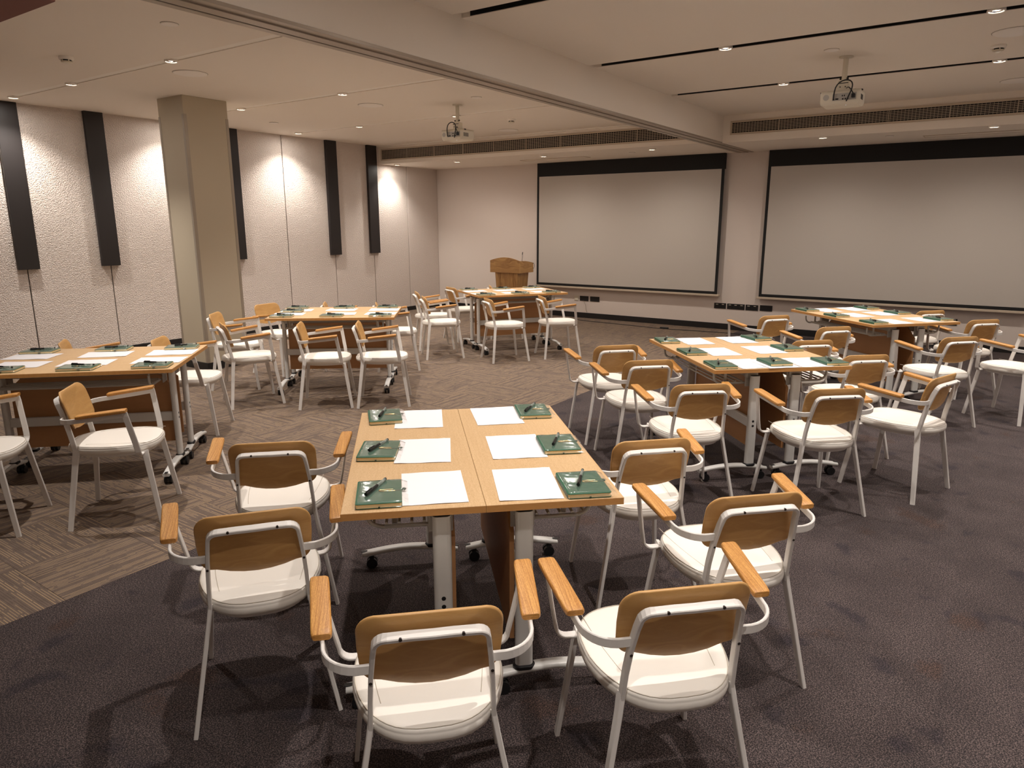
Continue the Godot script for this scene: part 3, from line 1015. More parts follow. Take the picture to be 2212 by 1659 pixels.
# ---------------------------------------------------------------- chair
func make_chair(called: String, label: String) -> Node3D:
	var t := thing(called, label, "chair", Vector3.ZERO, 0.0, "white steel armchairs with oak armrests")
	# cushion
	var out := PackedVector2Array()
	for i in 48:
		var a := TAU * i / 48.0
		var cx := cos(a)
		var sz := sin(a)
		var x := signf(cx) * pow(absf(cx), 0.72)
		var z := signf(sz) * pow(absf(sz), 0.72 if sz > 0 else 0.96)
		var zz := 0.005 + (0.218 if sz > 0 else 0.247) * z
		var hw := 0.200 if zz > -0.02 else lerpf(0.200, 0.186, (-0.02 - zz) / 0.22)
		out.append(Vector2(x * hw, zz))
	var s := Shape.new()
	var rings := []
	for e in [[0.404, 0.955, 0.0], [0.406, 0.985, 0.0], [0.418, 1.0, 0.0], [0.432, 1.0, 0.0], [0.4345, 0.990, 0.0], [0.4365, 0.994, 0.0], [0.4425, 0.975, 0.0], [0.446, 0.94, 0.0], [0.4475, 0.88, 0.0], [0.4485, 0.72, 0.0], [0.4485, 0.5, 0.0], [0.447, 0.25, 0.0]]:
		var ring := PackedVector3Array()
		for q in out:
			ring.append(Vector3(q.x * e[1], e[0], 0.0 + q.y * e[1]))
		rings.append(ring)
	loft(s, rings, true, true, true, 1, 1)
	var cushion := piece("seat_cushion", s, M.leather, t)
	s = Shape.new()
	var loop := []
	for i in 49:
		var q: Vector2 = out[i % 48]
		loop.append(Vector3(q.x * 0.968, 0.4448, q.y * 0.968))
	tube(s, loop, 0.0012, 5, -1.0, false)
	piece("stitching", s, M.stitch, cushion)
	for e in [-1.0, 1.0]:
		s = Shape.new()
		var path := []
		for i in 9:
			var f := i / 8.0
			path.append(Vector3(e * lerpf(0.158, 0.125, f * f), 0.4482, lerpf(0.205, -0.13, f)))
		tube(s, path, 0.0011, 5)
		piece("stitching", s, M.stitch, cushion)
	# steel rim under the cushion
	s = Shape.new()
	rings = []
	for e in [[0.384, 0.80], [0.384, 0.87], [0.405, 0.90], [0.405, 0.80]]:
		var ring := PackedVector3Array()
		for q in out:
			ring.append(Vector3(q.x * e[1], e[0], q.y * e[1]))
		rings.append(ring)
	rings.append(rings[0])
	loft(s, rings, true, false, false, FLAT)
	piece("seat_rim", s, M.white_steel, t)
	# bent plywood back
	var ol := PackedVector2Array()
	var hw2 := 0.173
	for i in 8:
		var a := PI * 0.5 * i / 7.0
		ol.append(Vector2(hw2 - 0.055 + 0.055 * cos(a), 0.742 - 0.055 + 0.055 * sin(a)))
	for i in 8:
		var a := PI * 0.5 * (1.0 + i / 7.0)
		ol.append(Vector2(-hw2 + 0.055 + 0.055 * cos(a), 0.742 - 0.055 + 0.055 * sin(a)))
	ol.append(Vector2(-hw2, 0.64))
	for i in 6:
		var a := PI * (1.0 + 0.36 * i / 5.0)
		ol.append(Vector2(-hw2 + 0.004 + 0.042 + 0.042 * cos(a), 0.582 + 0.042 * sin(a)))
	for i in 7:
		var f := lerpf(-0.7, 0.7, i / 6.0)
		ol.append(Vector2(f * hw2, 0.526 + 0.036 * f * f))
	for i in 6:
		var a := PI * (1.64 + 0.36 * i / 5.0)
		ol.append(Vector2(hw2 - 0.004 - 0.042 + 0.042 * cos(a), 0.582 + 0.042 * sin(a)))
	ol.append(Vector2(hw2, 0.64))
	var mid := Vector2(0, 0.64)
	s = Shape.new()
	rings = []
	for e in [[0.0, 0.006], [0.4, 0.006], [0.75, 0.006], [0.965, 0.006], [0.995, 0.0035], [1.0, 0.0], [0.995, -0.0035], [0.965, -0.006], [0.75, -0.006], [0.4, -0.006], [0.0, -0.006]]:
		var ring := PackedVector3Array()
		for q in ol:
			var k: Vector2 = mid + (q - mid) * maxf(e[0], 0.001)
			var f := (k.y - 0.53) / 0.21
			ring.append(Vector3(k.x, k.y, lerpf(-0.176, -0.232, f) + 0.8 * k.x * k.x + e[1]))
		rings.append(ring)
	loft(s, rings, true, false, false, 1)
	piece("backrest", s, M.ply, t)
	# back frame
	s = Shape.new()
	var path := [Vector3(0.151, 0.400, -0.172), Vector3(0.147, 0.50, -0.187), Vector3(0.142, 0.58, -0.204), Vector3(0.135, 0.645, -0.222)]
	for i in 6:
		var a := PI * 0.5 * i / 5.0
		path.append(Vector3(0.100 + 0.032 * cos(a), 0.668 + 0.031 * sin(a), -0.231 - 0.010 * sin(a) - 0.006 * (1.0 - cos(a))))
	path.append(Vector3(0.05, 0.7, -0.2475))
	path.append(Vector3(0.0, 0.7, -0.249))
	var n := path.size()
	for i in n - 1:
		var q: Vector3 = path[n - 2 - i]
		path.append(Vector3(-q.x, q.y, q.z))
	bar(s, path, [Vector3(0, 0.28, 0.96)], 0.026, 0.012)
	var fr := piece("back_frame", s, M.white_steel, t)
	for b in [[0.071, 0.7, -0.2605], [-0.071, 0.7, -0.2605], [0.143, 0.565, -0.2135], [-0.143, 0.565, -0.2135]]:
		s = Shape.new()
		tube(s, [Vector3(b[0], b[1], b[2] + 0.004), Vector3(b[0], b[1], b[2] - 0.0015)], 0.0042, 8)
		piece("bolt", s, M.dark_bolt, fr)
	for e in [-1.0, 1.0]:
		# legs
		s = Shape.new()
		bar(s, [Vector3(e * 0.149, 0.432, -0.168), Vector3(e * 0.158, 0.375, -0.178), Vector3(e * 0.226, 0.0, -0.226)], [Vector3(0, 0, 1)], 0.036, 0.014, 0.025)
		piece("leg", s, M.white_steel, t)
		s = Shape.new()
		bar(s, [Vector3(e * 0.172, 0.408, 0.168), Vector3(e * 0.178, 0.37, 0.175), Vector3(e * 0.217, 0.0, 0.226)], [Vector3(0, 0, 1)], 0.036, 0.014, 0.025)
		piece("leg", s, M.white_steel, t)
		# arm
		s = Shape.new()
		path = [Vector3(e * 0.139, 0.600, -0.208)]
		for i in 9:
			var a := PI * 0.5 * i / 8.0
			path.append(Vector3(e * (0.178 + 0.077 * sin(a)), 0.600 + 0.011 * (i / 8.0), -0.125 - 0.083 * cos(a)))
		path.append(Vector3(e * 0.268, 0.625, 0.01))
		path.append(Vector3(e * 0.281, 0.639, 0.132))
		bar(s, path, [Vector3.UP], 0.026, 0.009)
		piece("arm_bar", s, M.white_steel, t)
		s = Shape.new()
		path = [Vector3(e * 0.281, 0.651, 0.122), Vector3(e * 0.279, 0.625, 0.127)]
		path.append(Vector3(e * 0.252, 0.475, 0.150))
		for i in 6:
			var a := PI * 0.5 * i / 5.0
			path.append(Vector3(e * (0.207 + 0.036 * cos(a)), 0.432 - 0.034 * sin(a), 0.155))
		path.append(Vector3(e * 0.175, 0.398, 0.155))
		bar(s, path, [Vector3(0, 0, 1)], 0.030, 0.009)
		piece("arm_strut", s, M.white_steel, t)
		# oak pad
		s = Shape.new()
		rings = []
		for i in 6:
			var f: float = [0.0, 0.02, 0.1, 0.9, 0.98, 1.0][i]
			var k: float = [0.82, 0.95, 1.0, 1.0, 0.95, 0.82][i]
			var cc := Vector3(e * lerpf(0.258, 0.2815, f), lerpf(0.6335, 0.6615, f), lerpf(-0.111, 0.134, f))
			var ring := PackedVector3Array()
			for q in rounded_rect(0.052 * k, 0.019 * k, 0.006, 3):
				ring.append(cc + Vector3(q.x, q.y, 0))
			rings.append(ring)
		loft(s, rings, true, true, true, 1)
		piece("armrest_pad", s, M.oak, t, 2)
	return t

# ---------------------------------------------------------------- folding table, 1.2 x 0.45 x 0.74; the seam side is +x
func make_table(called: String, label: String) -> Node3D:
	var t := thing(called, label, "table", Vector3.ZERO, 0.0, "folding training tables on castors")
	var s := Shape.new()
	block(s, -0.2235, 0.2245, 0.716, 0.740, -0.6, 0.6, 0.0012)
	var top := piece("tabletop", s, M.beech, t, 2)
	for e in [-1.0, 1.0]:
		put("edge_band", top, M.beech_edge, -0.2236, 0.2246, 0.7165, 0.7387, e * 0.5997 - 0.0008, e * 0.5997 + 0.0008)
	put("edge_band", top, M.beech_edge, -0.2243, -0.2229, 0.7165, 0.7387, -0.599, 0.599)
	for e in [-1.0, 1.0]:
		var z: float = e * 0.505
		# oval column
		s = Shape.new()
		var ov := rounded_rect(0.062, 0.034, 0.0168, 6)
		var rings := []
		for y in [0.098, 0.55, 0.676]:
			var ring := PackedVector3Array()
			for q in ov:
				ring.append(Vector3(0.088 + q.x, y, z + q.y))
			rings.append(ring)
		loft(s, rings, true, true, true, 1)
		var col := piece("column", s, M.table_steel, t)
		s = Shape.new()
		slab(s, rounded_rect(0.058, 0.030, 0.0148, 6), 0.6755, 0.679, 0.001, Vector3(0.088, 0, z))
		piece("column_cap", s, M.black_plastic, col)
		s = Shape.new()
		slab(s, rounded_rect(0.078, 0.050, 0.024, 6), 0.088, 0.106, 0.004, Vector3(0.088, 0, z))
		piece("column_collar", s, M.black_plastic, col)
		for y in [0.385, 0.355]:
			s = Shape.new()
			tube(s, [Vector3(0.088, y, z + e * 0.0165), Vector3(0.088, y, z + e * 0.0178)], 0.0075, 14)
			piece("screw_hole", s, M.black_plastic, col)
		# bracket between column and top
		put("bracket", t, M.grey_steel, 0.045, 0.128, 0.60, 0.716, z - e * 0.045 - 0.004, z - e * 0.045 + 0.004, 0.002)
		put("pivot_block", t, M.grey_steel, 0.05, 0.125, 0.655, 0.716, z - e * 0.04 - 0.03, z - e * 0.04 + 0.01, 0.004)
		put("shelf_hanger", t, M.grey_steel, -0.075, -0.058, 0.618, 0.716, z - e * 0.09 - 0.003, z - e * 0.09 + 0.003, 0.001)
		# arched foot
		s = Shape.new()
		rings = []
		for i in 17:
			var f := i / 16.0
			var x := lerpf(-0.248, 0.205, f)
			var y := 0.069 + 0.024 * sin(PI * clampf((f - 0.02) / 0.96, 0.0, 1.0))
			var ring := PackedVector3Array()
			for q in rounded_rect(0.024, 0.046, 0.011, 4):
				ring.append(Vector3(x, y + q.x * (1.0 if i > 0 and i < 16 else 0.9), z + q.y))
			rings.append(ring)
		loft(s, rings, true, true, true, 1)
		var foot := piece("foot", s, M.table_steel, t)
		for x in [-0.238, 0.195]:
			s = Shape.new()
			slab(s, rounded_rect(0.034, 0.02, 0.0095, 5), 0.0, 0.003, 0.001, Vector3(x, 0.0805, z))
			piece("end_notch", s, M.black_plastic, foot)
		for x in [-0.205, 0.165]:
			var fork := put("castor", t, M.black_plastic, x - 0.012, x + 0.012, 0.034, 0.062, z - 0.016, z + 0.016, 0.004)
			for k in [-1.0, 1.0]:
				s = Shape.new()
				tube(s, [Vector3(x, 0.0255, z + k * 0.006), Vector3(x, 0.0255, z + k * 0.009), Vector3(x, 0.0255, z + k * 0.020), Vector3(x, 0.0255, z + k * 0.023)], 0.0255, 20)
				piece("wheel", s, M.black_plastic, fork)
	# modesty board with cut upper corners
	s = Shape.new()
	var rings2 := []
	for x in [0.117, 0.133]:
		var ring := PackedVector3Array()
		for q in [[-0.475, 0.185], [0.475, 0.185], [0.475, 0.585], [0.36, 0.69], [-0.36, 0.69], [-0.475, 0.585]]:
			ring.append(Vector3(x, q[1], q[0]))
		rings2.append(ring)
	loft(s, rings2, true, true, true, FLAT)
	piece("modesty_board", s, M.board, t, 2)
	put("cross_rail", t, M.table_steel, 0.075, 0.101, 0.335, 0.395, -0.49, 0.49, 0.004)
	put("top_rail", t, M.grey_steel, 0.062, 0.112, 0.655, 0.69, -0.47, 0.47, 0.004)
	# wire shelf on the sitter's side
	for i in 5:
		var x := -0.135 + 0.042 * i
		s = Shape.new()
		tube(s, [Vector3(x, 0.630, -0.44), Vector3(x, 0.628, 0.0), Vector3(x, 0.630, 0.44)], 0.0055, 8)
		piece("shelf_rod", s, M.grey_steel, t)
	for e in [-1.0, 1.0]:
		s = Shape.new()
		var path := [Vector3(0.07, 0.62, e * 0.44), Vector3(-0.10, 0.62, e * 0.44)]
		for i in 7:
			var a := PI * 0.5 * i / 6.0
			path.append(Vector3(-0.10 - 0.055 * sin(a), 0.665 - 0.045 * cos(a), e * 0.44))
		path.append(Vector3(-0.157, 0.69, e * 0.44))
		tube(s, path, 0.0075, 8)
		piece("shelf_end_rod", s, M.grey_steel, t)
	return t

# ---------------------------------------------------------------- things on the tables
func make_notebook(label: String) -> Node3D:
	var t := thing("notebook", label, "notebook", Vector3.ZERO, 0.0, "green notebooks in clear wraps")
	var w := 0.145
	var l := 0.21
	var s := Shape.new()
	slab(s, rounded_rect(w, l, 0.009, 4), 0.0, 0.0019, 0.0005)
	piece("back_cover", s, M.green, t)
	s = Shape.new()
	slab(s, rounded_rect(w - 0.003, l - 0.003, 0.007, 4), 0.0019, 0.0143, 0.0003, Vector3(-0.0005, 0, 0))
	piece("page_block", s, M.pages, t)
	s = Shape.new()
	slab(s, rounded_rect(w, l, 0.009, 4), 0.0142, 0.016, 0.0005)
	var cover := piece("front_cover", s, M.green, t)
	put("spine", t, M.green, -w / 2, -w / 2 + 0.003, 0.001, 0.015, -l / 2 + 0.008, l / 2 - 0.008, 0.001)
	# small pressed emblem
	s = Shape.new()
	slab(s, PackedVector2Array([Vector2(0.007, 0), Vector2(0, 0.004), Vector2(-0.007, 0), Vector2(0, -0.004)]), 0.0159, 0.0162, 0.0001, Vector3(-0.012, 0, -0.068))
	piece("emblem", s, M.green_mark, cover)
	for e in [-1.0, 1.0]:
		put("emblem_line", cover, M.green_mark, -0.012 + e * 0.014 - 0.005, -0.012 + e * 0.014 + 0.005, 0.0159, 0.0162, -0.0686, -0.0674)
	# strap with metal clip, pen loop
	put("strap", t, M.green_mark, 0.020, w / 2 + 0.004, 0.0158, 0.0172, -0.003, 0.003)
	s = Shape.new()
	tube(s, [Vector3(0.045, 0.0176, -0.0075), Vector3(0.004, 0.0176, -0.0075), Vector3(0.0, 0.0176, -0.004), Vector3(0.0, 0.0176, 0.002), Vector3(0.004, 0.0176, 0.0055), Vector3(0.050, 0.0176, 0.0055)], 0.0016, 6)
	piece("metal_clip", s, M.gold, t)
	s = Shape.new()
	bar(s, [Vector3(w / 2 - 0.004, 0.008, -0.03), Vector3(w / 2 + 0.008, 0.010, -0.03), Vector3(w / 2 + 0.014, 0.0085, -0.03), Vector3(w / 2 + 0.006, 0.006, -0.03)], [Vector3(0, 0, 1)], 0.014, 0.0012, -1.0, 0.0002)
	piece("pen_loop", s, M.green_mark, t)
	put("ribbon", t, M.green_mark, -0.002, 0.004, 0.004, 0.0052, l / 2 - 0.008, l / 2 + 0.004)
	# clear wrap, loosely creased, wider than the book at the strap side
	s = Shape.new()
	var nx := 15
	var nz := 20
	var nn := noise(17, 22.0, 2)
	var grid := []
	for i in nx + 1:
		for j in nz + 1:
			var x := lerpf(-w / 2 - 0.003, w / 2 + 0.020, float(i) / nx)
			var z := lerpf(-l / 2 - 0.004, l / 2 + 0.004, float(j) / nz)
			var over := maxf(0.0, x - w / 2 + 0.002) / 0.022
			var edge := 1.0 if i == 0 or j == 0 or j == nz else 0.0
			var y := lerpf(0.0178, 0.006, clampf(over, 0.0, 1.0)) + absf(nn.get_noise_2d(x, z)) * (0.0016 + 0.006 * over)
			y = lerpf(y, 0.004, edge)
			grid.append(Vector3(x, y, z))
	for i in nx:
		for j in nz:
			var a: int = i * (nz + 1) + j
			s.quad(grid[a], grid[a + 1], grid[a + nz + 2], grid[a + nz + 1], 1)
	piece("clear_wrap", s, M.film, t)
	return t

func make_pen(label: String) -> Node3D:
	var t := thing("pen", label, "pen", Vector3.ZERO, 0.0, "black gel pens on the notebooks")
	var y := 0.0055
	var s := Shape.new()
	tube(s, [Vector3(0, y, -0.073), Vector3(0, y, -0.071), Vector3(0, y, -0.005)], 0.0048, 12)
	var b := piece("barrel", s, M.barrel, t)
	s = Shape.new()
	tube(s, [Vector3(0, y, -0.050), Vector3(0, y, -0.012)], 0.0024, 8)
	piece("ink_tube", s, M.ink, b)
	s = Shape.new()
	tube(s, [Vector3(0, y, -0.076), Vector3(0, y, -0.070)], 0.0052, 12)
	piece("end_plug", s, M.ink, t)
	s = Shape.new()
	tube(s, [Vector3(0, y, -0.012), Vector3(0, y, -0.008), Vector3(0, y, 0.022)], 0.0053, 12)
	piece("grip", s, M.ink, t)
	s = Shape.new()
	tube(s, [Vector3(0, y, 0.020), Vector3(0, y, 0.068), Vector3(0, y, 0.070)], 0.0058, 12)
	var cap := piece("cap", s, M.ink, t)
	put("pocket_clip", cap, M.ink, -0.0018, 0.0018, y + 0.0055, y + 0.0085, 0.030, 0.068, 0.0006)
	return t

func make_paper(label: String, seed_: int) -> Node3D:
	var t := thing("paper_sheet", label, "paper", Vector3.ZERO, 0.0, "blank paper sheets")
	var s := Shape.new()
	var n := noise(seed_, 6.0, 2)
	var nx := 8
	var nz := 12
	var g := [[], []]
	for k in 2:
		for i in nx + 1:
			for j in nz + 1:
				var x := lerpf(-0.105, 0.105, float(i) / nx)
				var z := lerpf(-0.1485, 0.1485, float(j) / nz)
				var rim := maxf(absf(x) / 0.105, absf(z) / 0.1485)
				var lift := absf(n.get_noise_2d(x, z)) * 0.0035 * smoothstep(0.55, 1.0, rim)
				g[k].append(Vector3(x, 0.0003 + lift + (0.0004 if k == 0 else 0.0), z))
	for i in nx:
		for j in nz:
			var a: int = i * (nz + 1) + j
			s.quad(g[0][a], g[0][a + 1], g[0][a + nz + 2], g[0][a + nz + 1], 1)
			s.quad(g[1][a], g[1][a + nz + 1], g[1][a + nz + 2], g[1][a + 1], 2)
	piece("sheet", s, M.paper, t)
	return t

# x, z, turn (degrees), where it stands
const CHAIRS := [
	[-1.136, -1.253, 224.6, "rear end, brown-carpet half, dark-carpet tables farthest from screens"],
	[-0.685, -1.695, 224.7, "rear end, screen-facing half, dark-carpet tables farthest from screens"],
	[-0.719, -2.396, 225.5, "rear place, screen-facing side, dark-carpet tables farthest from screens"],
	[-1.983, -1.350, 232.6, "rear place, brown-carpet side, dark-carpet tables farthest from screens"],
	[-2.513, -1.856, 224.4, "lectern-ward place, brown-carpet side, dark-carpet tables farthest from screens"],
	[-2.399, -4.757, 226.7, "lectern end of brown-carpet side, middle dark-carpet tables"],
	[-1.963, -4.360, 224.5, "middle of brown-carpet side, middle dark-carpet tables"],
	[-1.425, -3.879, 221.0, "rear corner of brown-carpet side, middle dark-carpet tables"],
	[-1.245, -2.763, 225.8, "lectern-ward place, screen-facing side, dark-carpet tables farthest from screens"],
	[-0.788, -4.181, 222.0, "across the rear end, middle dark-carpet tables"],
	[-0.401, -4.791, 250.6, "turned aside at rear corner, screen-facing side, middle dark-carpet tables"],
	[-0.818, -5.357, 222.1, "middle of screen-facing side, middle dark-carpet tables"],
	[-1.255, -5.798, 222.9, "lectern end of screen-facing side, middle dark-carpet tables"],
	[-1.275, -6.641, 228.8, "rear place, brown-carpet side, dark-carpet tables nearest the screens"],
	[-1.905, -7.122, 231.6, "lectern-ward place, brown-carpet side, dark-carpet tables nearest the screens"],
	[-0.351, -6.597, 225.9, "across the rear end, dark-carpet tables nearest the screens"],
	[-0.226, -7.894, 225.6, "rear place, screen-facing side, dark-carpet tables nearest the screens"],
	[0.176, -7.141, 241.5, "turned aside past the rear end, dark-carpet tables nearest the screens"],
	[-0.694, -8.408, 227.3, "lectern-ward place, screen-facing side, dark-carpet tables nearest the screens"],
	[-3.955, -1.871, 137.8, "screen-ward place, dark-carpet side, brown-carpet tables farthest from screens"],
	[-4.402, -1.338, 138.7, "rear place, dark-carpet side, brown-carpet tables farthest from screens"],
	[-5.672, -2.597, 147.3, "rear place, panelled-wall side, brown-carpet tables farthest from screens"],
	[-5.174, -3.048, 131.0, "screen-ward place, panelled-wall side, brown-carpet tables farthest from screens"],
	[-6.232, -4.217, 128.7, "across the rear end by the column, middle brown-carpet tables"],
	[-5.566, -3.870, 154.9, "turned aside at rear corner, dark-carpet side, middle brown-carpet tables"],
	[-4.942, -4.218, 133.0, "middle of dark-carpet side, middle brown-carpet tables"],
	[-4.551, -4.546, 131.5, "screen end of dark-carpet side, middle brown-carpet tables"],
	[-6.463, -4.909, 94.8, "turned outward at rear corner, panelled-wall side, middle brown-carpet tables"],
	[-6.064, -5.479, 135.2, "middle of panelled-wall side, middle brown-carpet tables"],
	[-5.547, -5.772, 135.9, "screen end of panelled-wall side, middle brown-carpet tables"],
	[-6.090, -7.034, 139.9, "rear end, panelled-wall half, tables beside the lectern"],
	[-5.595, -6.614, 139.3, "rear end, dark-carpet half, tables beside the lectern"],
	[-6.192, -7.825, 155.1, "rear place, panelled-wall side, tables beside the lectern"],
	[-4.834, -6.878, 144.8, "rear place, dark-carpet side, tables beside the lectern"],
	[-4.436, -7.447, 137.9, "screen-ward place, dark-carpet side, tables beside the lectern"],
	[-5.831, -8.308, 131.0, "screen-ward place, panelled-wall side, tables beside the lectern"],
]

# centre of each pair of tables: x, z, turn, name for the pair, its two halves
const PAIRS := [
	[-1.656, -2.105, 0.7523, "dark-carpet tables farthest from screens", "brown-carpet", "screen-facing"],
	[-1.429, -4.870, 0.7420, "middle dark-carpet tables", "brown-carpet", "screen-facing"],
	[-0.997, -7.525, 0.8270, "dark-carpet tables nearest the screens", "brown-carpet", "screen-facing"],
	[-4.854, -2.204, 2.3470, "brown-carpet tables farthest from screens", "dark-carpet", "panelled-wall"],
	[-5.440, -4.825, 2.2420, "middle brown-carpet tables", "dark-carpet", "panelled-wall"],
	[-5.262, -7.635, 2.5460, "tables beside the lectern", "dark-carpet", "panelled-wall"],
]

# pair, across, along, extra turn (degrees), place
const NOTEBOOKS := [
	[0, -0.340, -0.480, 4.5, "lectern end of brown-carpet side"],
	[0, -0.350, 0.016, -5.6, "middle of brown-carpet side"],
	[0, -0.335, 0.470, 0.9, "rear end of brown-carpet side"],
	[0, 0.341, -0.472, -1.2, "lectern end of screen-facing side"],
	[0, 0.352, 0.040, -1.0, "middle of screen-facing side"],
	[0, 0.339, 0.488, -0.5, "rear end of screen-facing side"],
	[1, -0.360, -0.460, -4.4, "lectern end of brown-carpet side"],
	[1, -0.360, 0.020, -0.5, "middle of brown-carpet side"],
	[1, -0.360, 0.480, -1.9, "rear end of brown-carpet side"],
	[1, 0.355, -0.480, 7.3, "lectern end of screen-facing side"],
	[1, 0.360, -0.030, 0.5, "middle of screen-facing side"],
	[1, 0.010, 0.455, -0.8, "seam at the rear end"],
	[1, 0.370, 0.475, -0.6, "rear end of screen-facing side"],
	[2, -0.360, -0.460, -1.5, "lectern end of brown-carpet side"],
	[2, -0.360, -0.010, -2.3, "middle of brown-carpet side"],
	[2, -0.350, 0.475, -0.9, "rear end of brown-carpet side"],
	[2, 0.345, -0.480, 1.1, "lectern end of screen-facing side"],
	[2, 0.355, -0.060, -0.5, "middle of screen-facing side"],
	[2, 0.370, 0.430, 2.1, "rear end of screen-facing side"],
	[3, 0.325, -0.465, -0.4, "rear end of panelled-wall side"],
	[3, 0.330, 0.010, 0.1, "middle of panelled-wall side"],
	[3, 0.325, 0.460, 3.4, "screen end of panelled-wall side"],
	[3, -0.330, -0.400, 1.2, "rear end of dark-carpet side"],
	[3, -0.340, 0.035, -1.1, "middle of dark-carpet side"],
	[3, -0.345, 0.460, -0.4, "screen end of dark-carpet side"],
	[4, 0.360, -0.470, 1.2, "rear end of panelled-wall side"],
	[4, 0.345, 0.010, 4.3, "middle of panelled-wall side"],
	[4, 0.350, 0.460, -0.6, "screen end of panelled-wall side"],
	[4, 0.050, -0.460, -0.5, "seam at the rear end"],
	[4, -0.330, -0.470, 2.2, "rear end of dark-carpet side"],
	[4, -0.330, 0.000, -2.0, "middle of dark-carpet side"],
	[4, -0.340, 0.460, -0.6, "screen end of dark-carpet side"],
	[5, 0.355, -0.470, 1.9, "rear end of panelled-wall side"],
	[5, 0.340, -0.010, 1.3, "middle of panelled-wall side"],
	[5, 0.350, 0.430, 0.2, "screen end of panelled-wall side"],
	[5, -0.360, -0.480, 1.5, "rear end of dark-carpet side"],
	[5, -0.360, -0.020, -6.2, "middle of dark-carpet side"],
	[5, -0.360, 0.410, 2.2, "screen end of dark-carpet side"],
]

# pair, across, along, extra turn (degrees), place
const SHEETS := [
	[0, -0.186, -0.449, -1.9, "lectern end of brown-carpet side"],
	[0, -0.179, 0.015, -3.3, "middle of brown-carpet side"],
	[0, -0.158, 0.417, 0.6, "rear end of brown-carpet side"],
	[0, 0.167, -0.449, 1.4, "lectern end of screen-facing side"],
	[0, 0.183, 0.018, -0.9, "middle of screen-facing side"],
	[0, 0.156, 0.430, -2.2, "rear end of screen-facing side"],
	[1, -0.155, -0.440, 0.1, "lectern end of brown-carpet side"],
	[1, -0.160, 0.010, -0.1, "middle of brown-carpet side"],
	[1, -0.170, 0.440, 2.8, "rear end of brown-carpet side"],
	[1, 0.185, -0.448, 1.5, "lectern end of screen-facing side"],
	[1, 0.185, -0.020, 0.4, "middle of screen-facing side"],
	[1, 0.000, 0.455, 2.2, "seam at the rear end"],
	[1, 0.225, 0.450, -0.4, "rear end of screen-facing side"],
	[2, -0.170, -0.430, -1.9, "lectern end of brown-carpet side"],
	[2, -0.150, -0.020, 1.2, "middle of brown-carpet side"],
	[2, -0.130, 0.445, 1.2, "rear end of brown-carpet side"],
	[2, 0.160, -0.448, -0.4, "lectern end of screen-facing side"],
	[2, 0.175, -0.070, -1.6, "middle of screen-facing side"],
	[2, 0.225, 0.400, 0.5, "rear end of screen-facing side"],
	[3, 0.155, -0.440, -5.0, "rear end of panelled-wall side"],
	[3, 0.155, 0.020, 1.4, "middle of panelled-wall side"],
	[3, 0.160, 0.440, 1.0, "screen end of panelled-wall side"],
	[3, -0.140, -0.380, -3.3, "rear end of dark-carpet side"],
	[3, -0.145, 0.010, 0.1, "middle of dark-carpet side"],
	[3, -0.135, 0.440, -1.9, "screen end of dark-carpet side"],
	[4, 0.170, -0.430, 1.5, "rear end of panelled-wall side"],
	[4, 0.190, 0.010, -4.1, "middle of panelled-wall side"],
	[4, 0.165, 0.445, -1.8, "screen end of panelled-wall side"],
	[4, -0.140, -0.450, 1.4, "rear end of dark-carpet side"],
	[4, -0.145, 0.050, 2.3, "middle of dark-carpet side"],
	[4, -0.150, 0.445, -4.3, "screen end of dark-carpet side"],
	[5, 0.170, -0.448, -1.0, "rear end of panelled-wall side"],
	[5, 0.140, -0.030, 0.7, "middle of panelled-wall side"],
	[5, 0.155, 0.390, -1.2, "screen end of panelled-wall side"],
	[5, -0.200, -0.448, 3.2, "rear end of dark-carpet side"],
	[5, -0.215, -0.050, -2.4, "middle of dark-carpet side"],
	[5, -0.205, 0.360, 0.7, "screen end of dark-carpet side"],
]

func pair_point(k: int, u: float, v: float, y: float) -> Vector3:
	var p: Array = PAIRS[k]
	return Vector3(p[0], 0, p[1]) + Basis(Vector3.UP, p[2]) * Vector3(u, y, v)

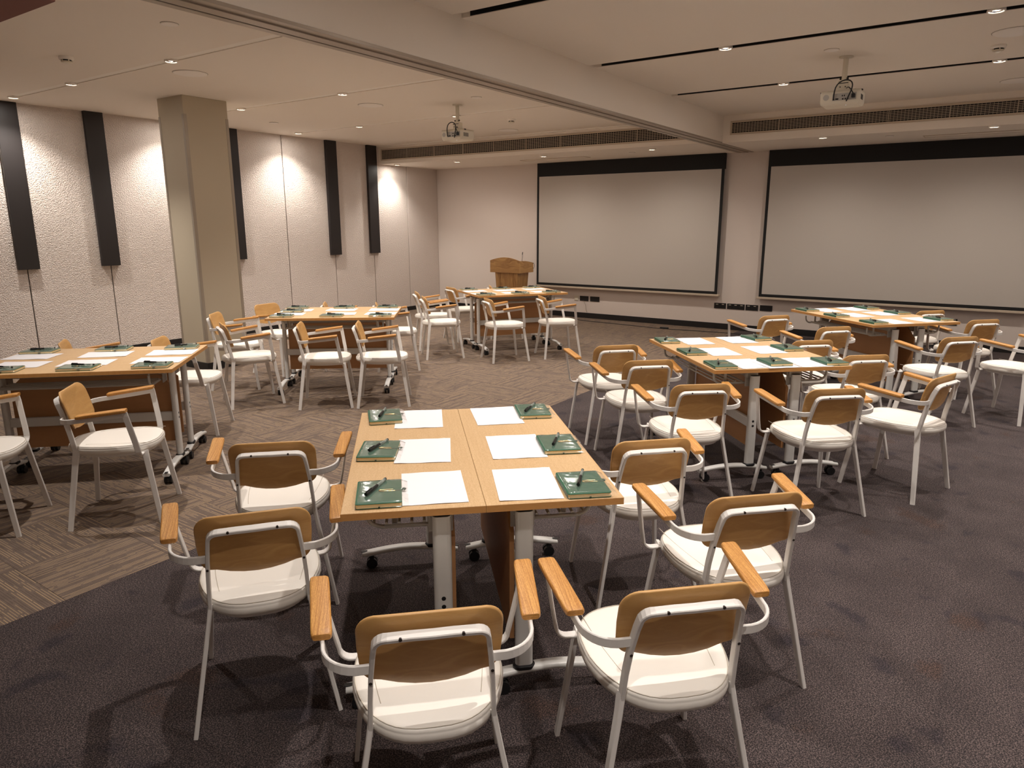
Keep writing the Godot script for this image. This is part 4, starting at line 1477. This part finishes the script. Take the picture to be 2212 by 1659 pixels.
func make_furniture() -> void:
	var first: Node3D = null
	for k in PAIRS.size():
		var p: Array = PAIRS[k]
		for h in 2:
			var label := "folding table with wire shelf, %s half of the %s" % [p[4 + h], p[3]]
			var at := pair_point(k, -0.225 if h == 0 else 0.225, 0.0, 0.0)
			var turn: float = p[2] + (0.0 if h == 0 else PI)
			if first == null:
				first = make_table("folding_table", label)
				first.position = at
				first.rotation.y = turn
			else:
				again(first, at, turn, label)
	first = null
	for c in CHAIRS:
		var label := "white armchair, " + String(c[3])
		if first == null:
			first = make_chair("armchair", label)
			first.position = Vector3(c[0], 0, c[1])
			first.rotation.y = deg_to_rad(c[2])
		else:
			again(first, Vector3(c[0], 0, c[1]), deg_to_rad(c[2]), label)

func make_tabletop_things() -> void:
	var sheets := []
	var i := 0
	var under := {}
	for q in SHEETS:
		var p: Array = PAIRS[q[0]]
		var label := "blank white sheet, %s, %s" % [q[4], p[3]]
		var at := pair_point(q[0], q[1], q[2], 0.7404 + (0.0012 if absf(q[1]) < 0.05 else 0.0))
		var turn: float = p[2] + deg_to_rad(q[3])
		if sheets.size() < 4:
			var t := make_paper(label, 40 + i)
			t.position = at
			t.rotation.y = turn
			sheets.append(t)
		else:
			again(sheets[i % 4], at, turn + (PI if i % 3 == 0 else 0.0), label)
		i += 1
	var book: Node3D = null
	var pen: Node3D = null
	var rng := RandomNumberGenerator.new()
	rng.seed = 12
	for q in NOTEBOOKS:
		var p: Array = PAIRS[q[0]]
		var flip: float = 0.0 if q[0] < 3 else PI
		var on_sheet: bool = absf(q[1]) < 0.1
		var at := pair_point(q[0], q[1], q[2], 0.7435 if on_sheet else 0.7412)
		var turn: float = p[2] + deg_to_rad(q[3]) + flip
		var label := "green notebook in clear wrap, %s, %s" % [q[4], p[3]]
		if book == null:
			book = make_notebook(label)
			book.position = at
			book.rotation.y = turn
		else:
			again(book, at, turn, label)
		var swing := deg_to_rad((-19.0 if q[1] < 0 or q[0] > 2 else 22.0) * (1.0 if q[1] < 0 else -1.0) + rng.randf_range(-6, 6))
		var off := Basis(Vector3.UP, turn) * Vector3(-0.008 + rng.randf_range(-0.006, 0.006), 0.0192, -0.012 + rng.randf_range(-0.01, 0.01))
		label = "black pen on the notebook, %s, %s" % [q[4], p[3]]
		if pen == null:
			pen = make_pen(label)
			pen.position = at + off
			pen.rotation.y = turn + swing
		else:
			again(pen, at + off, turn + swing, label)

func _ready() -> void:
	make_view()
	make_materials()
	make_lights()
	make_room()
	make_fittings()
	make_furniture()
	make_tabletop_things()
